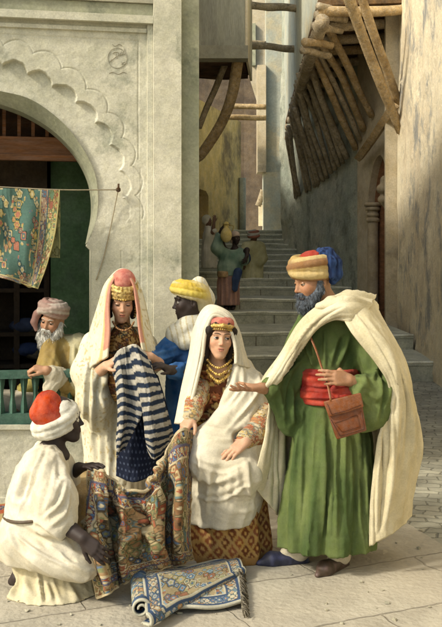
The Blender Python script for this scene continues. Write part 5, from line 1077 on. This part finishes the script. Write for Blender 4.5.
tn = S((.6,.55,.4)); tn.loft(rows([(556,2,62,4.72,.17),(535,0,66,4.70,.185),(512,6,66,4.70,.165),(490,8,68,4.72,.165),(468,17,69,4.74,.15),(452,27,66,4.76,.12),(443,37,60,4.77,.085)]), robefold(.035, 6, 6), k=.03)
tn.chain(P3((46,464,4.64),(56,498,4.52),(60,520,4.48)), [.085,.09,.085], .04); tn.chain(P3((56,500,4.5),(46,525,4.5)), [.08,.05], .05); tn.chain(P3((60,466,4.86),(68,480,4.92)), [.08,.07], .04)
tn.chain(P3((22,540,4.66),(58,556,4.55),(84,566,4.50)), [.11,.09,.065], .06); tn.chain(P3((28,543,4.82),(70,556,4.82),(88,562,4.82)), [.11,.10,.075], .06); tn.chain(P3((40,556,4.5),(78,567,4.47)), [.07,.06], .05)
def tdisp(V, N):
    lo = np.clip((W(0,512,4.7)[2]-V[:,2])/.1, 0, 1); c = np.exp(-((V[:,2]-W(0,510,4.7)[2])/.012)**2)
    return (1-lo)*(folds(0.0217, (.15,.1,1), 12, 2.2, 16)(V)+folds(0.0109, (.75,.1,-.7), 18, 4, 3)(V))+lo*folds(0.0248, (.85,.1,-.5), 12, 2.0, 9)(V)
TS = [[(37,446),(25,470),(20,502)],[(49,456),(39,485),(26,503)],[(44,448),(32,476),(23,503)],[(67,482),(60,503),(42,520)],[(70,494),(64,515),(48,528)],[(56,462),(52,490),(44,515)],[(10,500),(24,505)],[(18,518),(46,536),(80,555)],[(12,532),(40,553),(76,571)],[(42,540),(70,560)],[(6,520),(14,545),(30,562)],[(28,517),(56,534),(74,548)],[(24,470),(14,500)],[(62,462),(66,480)],[(60,556),(88,574)]]
part('tunic', tn, .0072, M_cloth, kb, strokes(TS, .017, 2.3, tdisp), TUN)
un = S((.5,.44,.22)); un.loft(rows([(603,9,99,4.62,.19),(590,8,97,4.66,.19),(575,9,92,4.71,.15),(552,12,78,4.74,.11)]), robefold(.09, 8, 2)); un.plane((0,0,.004), (0,0,-1)); un.ell(G(10,588)+A3(0,0,.04), (.075,.14,.07), k=.03, sub=True)
US = [[(14,562),(10,600)],[(26,566),(24,602)],[(38,572),(42,602)],[(52,578),(60,602)],[(68,582),(78,602)],[(82,582),(92,600)],[(20,575),(34,598)],[(46,582),(52,600)]]
part('underskirt', un, .008, M_cloth, kb, strokes(US, .02, 2.6, folds(0.0202, (.5,.1,-.85), 13, 2.5, 5)), mott((.46,.40,.25),(.60,.54,.38),(9,9,6)))
zb_ = W(0,510,4.7)[2]; P = []
for t in np.linspace(2.6, 6.0, 24): P.append((W(36.5,510,4.7)[0]+.160*math.cos(t), 4.70+.176*math.sin(t), zb_+.02*math.cos(t-.5)))
m = tube(catmull(np.array(P), 40), .008, 6); mk('belt_cord', *m, M_leather, kb, np.tile((.09,.06,.035), (len(m[0]),1)))
# ================================================================ CARPETS AND CLOTHS
PAL = [(.44,.35,.19),(.29,.10,.055),(.10,.14,.21),(.20,.21,.10),(.52,.44,.28),(.31,.18,.09),(.13,.19,.19),(.06,.045,.032),(.34,.22,.11),(.22,.12,.06)]
def band_fn(cell, base, pal, seed): return lambda U, V: motif(U, V, cell, base, pal, seed, .95)
def foldsheet(X, amp, nu_f, nv_f, seed, second=.45):
    N = gnorm(X); a, b = X.shape[:2]; uu, vv = np.meshgrid(np.linspace(0,1,a), np.linspace(0,1,b), indexing='ij')
    q = np.stack([vv*nv_f+.7*vnoise(np.stack([uu*3,vv*3,uu*0+seed], -1)), uu*nu_f, uu*0+seed*5.1], -1); n = vnoise(q)
    return X+N*(amp*((1-np.abs(n))**3*1.4-.5)+amp*second*((1-np.abs(vnoise(q*2.3+7)))**3-.4))[..., None]
# the large carpet held between the youth and the seated woman
K = gr([
 [(89,469,4.77),(100,469.5,4.72),(112,478,4.74),(126,487,4.72),(143,488,4.76),(156,470,4.84),(164,452,4.90),(174,437,4.97),(183,428,5.00),(191,431,5.08)],
 [(86,500,4.72),(99,505,4.58),(111,510,4.74),(124,516,4.62),(142,512,4.78),(156,500,4.72),(166,487,4.90),(176,474,4.80),(184,470,4.90),(191,470,5.02)],
 [(81,532,4.68),(98,535,4.50),(110,538,4.70),(122,541,4.56),(140,536,4.74),(154,528,4.66),(166,518,4.86),(176,512,4.74),(185,510,4.86),(191,510,4.97)],
 [(87,562,4.62),(104,568,4.44),(115,566,4.66),(126,562,4.54),(143,557,4.70),(156,553,4.62),(168,548,4.82),(178,546,4.74),(186,545,4.84),(192,544,4.94)],
 [(95,600,4.54),(110,594,4.42),(120,586,4.60),(131,580,4.58),(147,573,4.68),(160,569,4.68),(171,566,4.82),(180,564,4.82),(188,562,4.88),(195,560,4.95)]])
X = sheet(K, 250, 300); X = foldsheet(X, .018, 1.3, 8, 3)
QS = [[(95,471),(104,515),(126,585)],[(100,470),(122,512),(150,562)],[(116,486),(138,520),(166,560)],[(92,480),(92,530),(108,590)],[(178,438),(166,486),(160,556)],[(186,432),(178,490),(178,556)],[(171,446),(152,492),(140,545)],[(143,490),(140,515),(130,545)],[(164,458),(148,486),(128,492)]]
_n = gnorm(X).reshape(-1,3); _n = np.where((_n[:,1] > 0)[:,None], -_n, _n); X = (X.reshape(-1,3)+_n*strokes(QS, .045, 4.2)(X.reshape(-1,3), _n)[:,None]).reshape(X.shape)
for _ in range(2): X[1:-1] = (X[:-2]+2*X[1:-1]+X[2:])/4; X[:,1:-1] = (X[:,:-2]+2*X[:,1:-1]+X[:,2:])/4
X[..., 2] = np.maximum(X[..., 2], .012)
def carpet(u, v):
    Uc, Vc = u*1.0, v*2.2; C = motif(Uc, Vc, .105, (.34,.27,.15), PAL, 11, .9); d = np.minimum(np.minimum(Uc, 1.0-Uc), np.minimum(Vc, 2.2-Vc))
    return borders(d, [(0,.018,(.46,.38,.24)),(.018,.095,band_fn(.075, (.40,.31,.17), PAL, 4)),(.095,.112,(.11,.10,.14)),(.112,.165,band_fn(.05, (.36,.10,.055), [(.5,.42,.25),(.1,.16,.25),(.42,.3,.14)], 9)),(.165,.18,(.46,.38,.24))], C, Uc, Vc)
back = lambda u, v: np.tile(A3(.23,.19,.12), u.shape+(1,))
V, Q, C = grid_mesh(X, .010, carpet, carpet)
tag(mk('carpet', V, Q, M_carpet, None, C), 'large flowered carpet held up in folds between the kneeling youth and the seated woman', 'carpet')
# folded blue bordered rug lying in front
rg_ = root('folded_rug', 'blue bordered rug folded over and rolled at its edge on the paving in front', 'rug', G(188,612))
RP = [(.44,.35,.2),(.30,.15,.09),(.09,.14,.22),(.46,.42,.32),(.30,.30,.16),(.24,.33,.38)]
def rugpat(w, h, s=0):
    def f(u, v):
        U, V = u*w, v*h; C = motif(U, V, .085, (.33,.27,.16), RP, 21+s, .8); d = np.minimum(np.minimum(U, w-U), np.minimum(V, h-V))
        return borders(d, [(0,.012,(.45,.43,.34)),(.012,.034,(.055,.085,.15)),(.034,.105,band_fn(.05, (.16,.22,.25), [(.5,.46,.33),(.42,.25,.12),(.55,.5,.4),(.12,.18,.28)], 31)),(.105,.122,(.06,.09,.15)),(.122,.135,(.48,.44,.32))], C, U, V)
    return f
lo_ = gr([[(136,598,4.60),(146,574,4.86),(188,567,4.95),(236,561,5.04)],[(142,607,4.50),(160,590,4.66),(196,584,4.72),(239,580,4.80)],[(152,612,4.46),(176,603,4.52),(205,600,4.54),(241,596,4.60)],[(152,618,4.335),(180,616,4.352),(206,615.5,4.358),(243,609,4.43)]])
Xl = sheet(lo_, 110, 160); Xl[..., 2] = .022+.014*(vnoise(np.stack([Xl[...,0]*7, Xl[...,1]*7, Xl[...,0]*0], -1))+1)
V, Q, C = grid_mesh(Xl, .016, rugpat(.55,.85)); mk('lower_layer', V, Q, M_carpet, rg_, C)
# upper layer: runs from the far edge to a diagonal fold, rolled at the left end
a0, a1, b0, b1 = G(141,577,.07), G(238,562,.05), G(146,610,.10), G(243,568,.06)
pu = np.linspace(0,1,120)[:,None,None]; pv = np.linspace(0,1,220)[None,:,None]
top = a0*(1-pv)+a1*pv; bot = b0*(1-pv)+b1*pv; Xu = top*(1-pu)+bot*pu; hgt = .045-.015*pv+.035*np.sin(np.pi*np.clip(pu*1.02,0,1))**1.5*(1-pv*.6)
Xu[..., 2] = .035+hgt[..., 0]+.010*vnoise(np.stack([Xu[...,0]*6, Xu[...,1]*9, Xu[...,0]*0+4], -1))
crl = []
for t in np.linspace(0, np.pi*1.35, 36)[1:]:
    e = Xu[-1]; n = unit(np.cross((b1-b0), (0,0,1)))*-1; r_ = .028*(1-.5*np.linspace(0,1,220))[:,None]; n = n if n[1] < 0 else -n
    crl.append(e+n*r_*math.sin(t)-A3(0,0,1)*r_*(1-math.cos(t)))
Xu = np.concatenate([Xu, np.array(crl)]); Xu[..., 2] = np.maximum(Xu[..., 2], .034)
def up_(u, v): return rugpat(.62,.85,3)(u*.98, v)
V, Q, C = grid_mesh(Xu, .014, up_); mk('upper_layer', V, Q, M_carpet, rg_, C)
# rolled end at the lower left: a loose spiral
ax0, ax1 = G(138,580,.06), G(141,612,.06); axd = unit(ax1-ax0); side = unit(np.cross(axd, (0,0,1)))
sp = []
for t in np.linspace(0, np.pi*3.3, 90):
    r_ = .012+.0036*t; sp.append([p+side*r_*math.cos(t)+A3(0,0,1)*(r_*math.sin(t)+.012) for p in (ax0+(ax1-ax0)*np.linspace(0,1,60)[:,None])])
Xs = np.array(sp); Xs[..., 2] = np.maximum(Xs[..., 2], .012)
V, Q, C = grid_mesh(Xs, .010, lambda u, v: borders(np.minimum(v, 1-v), [(0,.04,(.45,.43,.34)),(.04,.12,(.06,.09,.15))], motif(u*.5, v*.45, .07, (.19,.27,.32), RP, 41, .9), u, v)); mk('rolled_edge', V, Q, M_carpet, rg_, C)
fr_ = []; rgn = random.Random(5)
for k in range(300):                                    # dark wool fringe along the right end
    t = rgn.random(); p = G(238+4*t, 563+46*t, .03+.05*rgn.random()*(1-.6*t)); q_ = p+A3(rgn.uniform(.005,.04), rgn.uniform(-.04,.04), -p[2]+rgn.uniform(.004,.02)); fr_.append(tube([p, (p+q_)/2+A3(0,0,.012), q_], .0026, 4))
m = merge(fr_); cc = np.repeat(np.array([[rgn.uniform(.08,.3)]*3 for _ in range(300)])*A3(1,.88,.66), 12, 0); o_ = mk('fringe', m[0], m[1], M_carpet, rg_, cc)
# striped cloth between the two standing women
def stripes(n, ph=0):
    def f(u, v):
        s = np.sin((u+.006*np.sin(v*7))*n*2*np.pi+ph); return np.where((s > -.05)[..., None], A3(.42,.39,.33), A3(.022,.032,.055))*(.9+.25*vnoise(np.stack([u*90, v*14, u*0], -1)))[..., None]
    return f
dots = lambda u, v: np.where((np.hypot((u*16) % 1-.5, (v*13+.5*(np.floor(u*16) % 2)) % 1-.5) < .2)[..., None], A3(.06,.075,.12), A3(.012,.016,.032))
X1 = sheet(gr([[(111,364,5.55),(116,354,5.50),(122,348,5.48),(130,346,5.50)],[(117,384,5.52),(121,380,5.42),(128,380,5.47),(139,380,5.42)],[(119,410,5.50),(123,407,5.40),(131,408,5.45),(142,413,5.43)],[(118,436,5.50),(121,434,5.42),(126,430,5.44),(133,430,5.46)],[(117,458,5.50),(118,456,5.45),(120,453,5.46),(123,449,5.48)]]), 120, 90)
X2 = sheet(gr([[(127,346,5.50),(134,344,5.46),(142,349,5.46),(149,361,5.50)],[(135,380,5.44),(143,381,5.38),(151,379,5.42),(157,381,5.46)],[(142,410,5.42),(149,409,5.36),(158,406,5.40),(165,404,5.46)],[(145,436,5.42),(153,436,5.36),(163,433,5.40),(173,430,5.46)],[(147,450,5.44),(152,458,5.42),(160,456,5.43),(174,440,5.48)]]), 120, 90)
X3 = sheet(gr([[(118,372,5.60),(132,366,5.60),(148,366,5.60),(158,376,5.60)],[(118,410,5.60),(134,408,5.56),(150,408,5.58),(168,412,5.6)],[(117,445,5.58),(134,446,5.55),(150,446,5.56),(170,444,5.6)],[(116,476,5.56),(132,482,5.52),(146,478,5.54),(158,468,5.58)]]), 100, 100)
ms = []
for X, sd, fn in ((X1,2,stripes(12,.4)),(X2,7,stripes(12,1.5)),(X3,4,dots)):
    X = foldsheet(X, .010 if sd != 4 else .015, .9, 4, sd); ms.append(grid_mesh(X, .006, fn))
m = merge(ms); tag(mk('striped_cloth', m[0], m[1], M_cloth, None, m[2]), 'dark blue and white striped cloth held up by the two standing women', 'cloth')
# rugs on the line in front of the arch
TEAL = [(.44,.36,.18),(.36,.15,.10),(.48,.42,.26),(.09,.14,.16),(.36,.28,.10)]
def hang(u, v):
    U, V = u*.75, v*1.05; C = motif(U, V, .058, (.085,.15,.125), TEAL, 51, .42); d = np.minimum(.75-U, np.minimum(V, 1.05-V))
    return borders(d, [(0,.014,(.40,.35,.16)),(.014,.125,band_fn(.062, (.34,.31,.14), [(.30,.12,.08),(.47,.41,.22),(.13,.2,.12),(.44,.36,.14)], 55)),(.125,.138,(.07,.11,.13)),(.138,.215,band_fn(.05, (.36,.25,.18), [(.12,.18,.24),(.5,.42,.28),(.3,.11,.08)], 57)),(.215,.232,(.42,.36,.18))], C, U, V)
Yl = FW.at(0,187,.12)[1]
XH = sheet(gr([[(-62,185,Yl-.1),(-30,187,Yl-.05),(-8,188,Yl),(10,188.5,Yl),(30,189,Yl+.02),(45,190,Yl+.03),(60,190,Yl+.05)],[(-62,225,Yl-.1),(-30,228,Yl-.02),(-8,230,Yl-.05),(8,232,Yl+.02),(28,234,Yl-.03),(42,232,Yl+.04),(56,231,Yl+.03)],[(-62,258,Yl-.1),(-30,264,Yl-.04),(-8,270,Yl+.01),(7,274,Yl-.05),(24,279,Yl+.01),(34,282,Yl+.02),(47,265,Yl+.02)],[(-62,266,Yl-.1),(-30,270,Yl-.04),(-8,274,Yl+.01),(6,278,Yl-.03),(20,283,Yl),(28,286,Yl),(38,289,Yl+.01)]]), 170, 240)
XH = foldsheet(XH, .009, .7, 6, 6)
V, Q, C = grid_mesh(XH, .010, hang); tag(mk('hanging_carpet', V, Q, M_carpet, None, C), 'teal carpet with pink and green borders hanging from the line in the arch', 'carpet')
XO = sheet(gr([[(30,189,Yl+.07),(45,190,Yl+.08),(59.5,190.5,Yl+.08)],[(30,225,Yl+.07),(46,226,Yl+.10),(60,226,Yl+.08)],[(30,256,Yl+.07),(46,257,Yl+.08),(60,258,Yl+.09)]]), 60, 60)
V, Q, C = grid_mesh(foldsheet(XO, .008, 1, 4, 2), .008, lambda u, v: motif(u*.4, v*.3, .09, (.26,.26,.12), [(.33,.3,.14),(.2,.2,.1)], 61, .6)); tag(mk('hanging_cloth', V, Q, M_carpet, None, C), 'small olive cloth hanging behind the teal carpet on the line', 'cloth')
hk = FW.at(118,190,.0); lp = [A3(*W(-62,184.5,Yl-.1)), A3(*W(0,187,Yl)), A3(*W(60,189.8,Yl+.05)), hk+FW.n*.03]
cl = root('clothes_line', 'thin hemp line across the arch tied to a wall hook with its loose end hanging', 'line', hk)
mk('line', *tube(catmull(np.array(lp), 40), .0045, 6), M_string, cl); mk('hook', *merge([tube([hk, hk+FW.n*.04, hk+FW.n*.05+A3(0,0,.04)], .007, 6), tube([hk+FW.n*.03+A3(.012*math.cos(t),0,.012*math.sin(t)) for t in np.linspace(0,6.28,12)], .006, 5)]), M_wooddark, cl)
mk('loose_end', *tube(catmull(np.array([hk+FW.n*.03, FW.at(116,200,.012), FW.at(112,220,.008), FW.at(104,255,.008), FW.at(96,280,.008)]), 30), .004, 6), M_string, cl)
# pouffe between the youth and the carpet
pf = S((.34,.24,.11)); pc = W(70,525,5.02); pf.loft([(0.004,pc[0],5.04,.17,.17),(.05,pc[0],5.04,.20,.2),(.25,pc[0],5.04,.215,.21),(.44,pc[0],5.04,.2,.2),(.49,pc[0],5.04,.16,.16)], lambda t, v: .03*np.abs(np.cos(t*5)), k=.02)
tag(part('leather_pouffe', pf, .010, M_leather, None, lambda V, N: .003*fbm(V*20, 2), mott((.28,.18,.07),(.42,.30,.14),(9,9,9))), 'round tan pouffe between the kneeling youth and the carpet', 'pouffe')
# small folded rug end at the foot of the wall
sr = gr([[(-30,509,6.1),(-10,511,6.12),(9,512,6.18)],[(-30,524,5.7),(-10,526,5.72),(8,527,5.76)]]); Xr = sheet(sr, 40, 60); Xr[..., 2] = .03+.03*np.sin(np.linspace(0,np.pi,40))[:,None]
V, Q, C = grid_mesh(Xr, .03, lambda u, v: borders(np.minimum(u, 1-u), [(0,.25,(.40,.30,.14)),(.25,.4,(.35,.10,.05))], motif(u*.4, v*.5, .1, (.05,.10,.26), RP, 71, .6), u, v)); tag(mk('small_rug', V, Q, M_carpet, None, C), 'small blue and red rug lying at the foot of the white parapet on the left', 'rug')
# bundles behind the balustrade and on the shelves
def bundle(px, py, d, r, col, lab, seed, sq=(1,1,.75), name='cloth_bundle', grp='cloth bundles in the shop'):
    u, z = behind(px, py, d); c = FW.O+FW.e*u-FW.n*d+A3(0,0,z); b = S(col); b.ell(c, np.array(sq)*r, k=.02); b.ell(c+A3(r*.4,0,r*.25), np.array(sq)*r*.65, k=.04)
    return tag(part(name, b, .009, M_cloth, None, folds(.02, (.7,.2,-.4), 22, 6, seed), mott(np.array(col)*.8, np.array(col)*1.1, (16,16,16))), lab, 'cloth bundle', grp)
for k, (px, py, r, col, lab) in enumerate([(3,404,.13,(.55,.5,.4),'white cloth bundle at the left end behind the balusters'),(14,407,.10,(.42,.25,.16),'brownish pink cloth bundle behind the second baluster'),(23,402,.12,(.58,.53,.42),'large white cloth bundle in the middle behind the balusters'),(27,388,.07,(.45,.38,.12),'yellow cloth on top of the white bundle behind the balusters'),(35,408,.09,(.55,.47,.35),'cream cloth bundle behind the right balusters'),(44,402,.10,(.45,.39,.13),'mustard yellow bundle just below the old man\'s cuff')]): bundle(px, py, .30, r, col, lab, k)
for k, (px, py, r, col, lab) in enumerate([(24,326,.10,(.05,.06,.10),'dark blue folded cloth on the upper shelf nearest the old man'),(34,327,.09,(.09,.09,.08),'dark grey folded cloth on the upper shelf beside the blue one'),(26,350,.09,(.035,.05,.11),'deep blue bundle on the lower shelf behind the old man\'s turban'),(36,354,.08,(.10,.085,.06),'brown grey bundle on the lower shelf by the old man\'s beard')]): bundle(px, py, 1.25, r, col, lab, k+9, (1.2,.9,.55))
# ================================================================ FIGURES ON THE STAIRS
def whole(par, sk, pieces, limbs, hh=.008):
    b = S(sk)
    for p in pieces: b.o += p.o
    for pts, r_ in limbs: b.chain(pts, r_, .03)
    V, Q = b.mesh(hh); return mk('body', V, Q, M_skin, par, b.colors(V))
jw = root('person', 'woman in green blouse and pink striped skirt on the stairs carrying a jug', 'person', W(229,308,17.1)); Yj = 17.1
Rj = rotm(yaw=35, pitch=4); tj = W(235.5,238,Yj); hb = S(SK_D); face(hb, Rj, tj, .98, SK_D, False, neck_to=W(235,251,Yj+.03))
ar = S(SK_D); w1 = W(222,229,Yj-.12); ar.chain([W(219.5,236,Yj-.05), w1], [.05,.036], .02); hand(ar, w1, A3(.6,-.1,.7), A3(-.5,-.7,.3), 1.1, thumb=1, curl=(20,25,15))
al = S(SK_D); w2 = W(247,256,Yj-.2); al.chain([W(247,250,Yj-.1), w2], [.045,.036], .02); hand(al, w2, A3(-.3,-.5,-.6), A3(.7,-.5,.3), 1.1, thumb=-1)
ft = S(SK_D); 
for x in (226.5,233): p = W(x,307.5,Yj); p[2] = .685; ft.chain([p+A3(0,.05,.05), p+A3(0,-.1,.03)], [.045,.035], .02)
whole(jw, SK_D, [hb, ar, al, ft], [(P3((235,250,Yj),(231,270,Yj),(230,284,Yj)), [.08,.10,.12]), (P3((234,254,Yj),(224,250,Yj),(219.5,236,Yj-.05)), [.07,.06,.05]), (P3((235,254,Yj),(243,254,Yj),(247,250,Yj-.1)), [.07,.06,.045]), ([W(229,284,Yj), A3(W(226.5,307,Yj)[0],Yj+.05,.74)], [.09,.045]), ([W(231,284,Yj), A3(W(233,307,Yj)[0],Yj+.05,.74)], [.09,.045])]); eyes(jw, Rj, tj, .98, SK_D, lid=.2)
sc_ = S((.5,.4,.33)); sc_.frame(Rj, tj, .98); sc_.ell((0,.02,.06), (.086,.1,.075), k=.02); sc_.ell((0,.07,-.03), (.07,.05,.09), k=.03); sc_.frame(); part('headscarf', sc_, .008, M_cloth, jw, folds(.008, (.5,.2,-.8), 30, 5, 1))
GB = mott((.12,.20,.155), (.27,.36,.28), (9,9,6)); bl = S((.1,.17,.13)); bl.loft(rows([(276,218,241,Yj,.17),(266,217,243,Yj,.17),(256,220,244,Yj,.15),(250,224,243,Yj,.1)]), robefold(.06, 6, 2), k=.03)
bl.chain(P3((224,254,Yj),(217,248,Yj-.05),(219,236,Yj-.06)), [.12,.11,.075], .05); bl.chain(P3((240,253,Yj),(244,260,Yj-.08),(246,257,Yj-.12)), [.10,.085,.06], .05); part('blouse', bl, .014, M_cloth, jw, folds(.025, (.2,.1,1), 9, 2, 2), GB)
sh_ = S((.09,.12,.22)); sh_.chain(P3((238,272,Yj-.2),(236,279,Yj-.22),(235,289,Yj-.22)), [.08,.07,.05], .03); part('blue_shawl', sh_, .014, M_cloth, jw, folds(.02, (0,0,1), 14, 2, 4), mott((.03,.05,.12),(.08,.12,.22)))
sk = S(); sk.loft(rows([(305,217.5,238.5,Yj,.2),(290,217,239,Yj,.2),(275,218,240,Yj,.17)]), robefold(.12, 8, 6)); part('skirt', sk, .014, M_cloth, jw, folds(.02, (0,0,1), 11, 1, 4), lambda V: np.where((np.sin(V[:,0]*75) > .1)[:,None], A3(.46,.27,.21), A3(.31,.19,.16)))
ws = S((.36,.22,.1)); ws.loft(rows([(277,217.5,230,Yj-.03,.2),(271,217.5,230,Yj-.03,.19)])); part('waist_sash', ws, .014, M_cloth, jw, folds(.015, (1,0,0), 18, 3, 4), mott((.3,.17,.08),(.46,.33,.18),(20,20,20)))
jg = root('water_jug', 'yellow clay water jug held on the shoulder of the woman in green', 'jug', W(226,243,Yj-.15)); pj = W(226.3,235,Yj-.17)
jb_ = S((.42,.33,.12)); jb_.ell(pj, (.105,.105,.135), k=.03); jb_.cone(pj+A3(0,0,.12), pj+A3(0,0,.2), .045, .05, .03); part('pot', jb_, .008, M_clay, jg, None, mott((.50,.39,.13),(.64,.52,.22),(6,6,6)))
mk('rim', *tube([pj+A3(0,0,.2)+.055*A3(math.cos(t),math.sin(t),0) for t in np.linspace(0,6.283,20)], .014, 6), M_clay, jg, np.tile((.4,.32,.12), (120,1)))
m = tube(catmull(np.array([pj+A3(.05,0,.18), pj+A3(.13,0,.16), pj+A3(.11,0,.07)]), 12), .013, 6); mk('handle', *m, M_clay, jg, np.tile((.4,.32,.12), (len(m[0]),1)))
# man climbing away
Ym = 19.6; mn = root('person', 'man in pale yellow green robe seen from behind climbing the stairs', 'person', W(251,288,Ym)); Rm_ = rotm(yaw=150, pitch=-4); tm = W(253.5,236.5,Ym); SKb = (.16,.09,.055)
hb = S(SKb); face(hb, Rm_, tm, 1.0, SKb, True, neck_to=W(252.5,244,Ym)); ar = S(SKb); w1 = W(246,262,Ym-.12); ar.chain([W(247,256,Ym-.1), w1], [.05,.037], .02); hand(ar, w1, A3(-.3,-.2,-.7), A3(-.6,-.6,.2), 1.1); ft = S(SKb); p = W(251,286,Ym); p[2] = 1.06; ft.chain([p, p+A3(.05,.15,0)], .05, .02); whole(mn, SKb, [hb, ar, ft], [(P3((252.5,245,Ym),(252,262,Ym),(252,275,Ym)), [.08,.12,.12]), (P3((252,249,Ym),(245,249,Ym),(247,256,Ym-.1)), [.07,.06,.05]), ([W(252,275,Ym), p+A3(0,0,.02)], [.1,.05])])
tb = S((.42,.40,.34)); wound(tb, Rm_, tm, [(.0,.098),(.02,.105),(.045,.11),(.07,.105),(.09,.09),(.105,.07),(.115,.04)], .028, .004, 1.1, -.1, 3, [(.42,.40,.34),(.30,.13,.09),(.45,.43,.37)]); tb.frame(Rm_, tm); tb.ell((0,.02,.08), (.08,.09,.06), k=.01); tb.frame(); part('turban', tb, .009, M_cloth, mn)
rb = S(); rb.loft(rows([(287,241.5,262,Ym,.22),(275,242,263,Ym,.22),(260,243.5,263,Ym,.2),(250,244,263,Ym,.17),(245,246,261,Ym,.13),(241,249,258.5,Ym,.09)]), robefold(.07, 7, 3), k=.03); rb.chain(P3((247,247,Ym),(243.5,256,Ym-.08),(247,262,Ym-.12)), [.12,.11,.08], .05); rb.chain(P3((260,247,Ym),(262,258,Ym-.05),(259,264,Ym-.15)), [.12,.11,.07], .05)
part('robe', rb, .015, M_wool, mn, lambda V, N: folds(.035, (.15,.1,1), 8, 1.6, 7)(V), mott((.36,.34,.18),(.56,.53,.32),(6,6,4)))
bs = S((.05,.07,.14)); bs.ell(W(246,258,Ym-.28), (.1,.09,.14), k=.03); tag(part('blue_bundle', bs, .014, M_cloth, None, folds(.03, (.3,0,1), 12, 3, 3)), 'small dark blue bundle carried between the two figures on the stairs', 'bundle')
# small white figure by the door
Yc = 19.0; cw = root('person', 'small figure wrapped in white by the dark doorway at the top of the stairs', 'person', W(209,266,Yc)); Rc_ = rotm(yaw=60, pitch=5); tcw = W(208,221.5,Yc)
hb = S(SKb); face(hb, Rc_, tcw, .85, SKb, False, neck_to=W(208,231,Yc)); ar = S(SKb); w1 = W(214,222,Yc-.1); ar.chain([W(213,232,Yc-.1), w1], [.045,.03], .02); hand(ar, w1, A3(.1,0,1), A3(.3,-1,0), 1.0); whole(cw, SKb, [hb, ar], [(P3((208,231,Yc),(209,245,Yc),(209,262,Yc)), [.05,.09,.09]), (P3((209,236,Yc),(213,232,Yc-.1)), [.06,.045])])
wv = S((.45,.42,.33)); wv.loft(rows([(268,202,217,Yc,.15),(250,202,216.5,Yc,.15),(236,203,215,Yc,.14),(230,204.5,213.5,Yc,.11),(226,205,212,Yc,.09)]), robefold(.09, 7, 3), k=.03); wv.ell(W(206.8,220,Yc+.03), (.10,.10,.11), k=.04); wv.chain(P3((212,233,Yc),(214,231,Yc-.1)), [.08,.06], .03); part('white_wrap', wv, .014, M_cloth, cw, folds(.03, (.1,.1,1), 9, 2, 5), mott((.46,.44,.34),(.66,.62,.52),(6,6,4)))
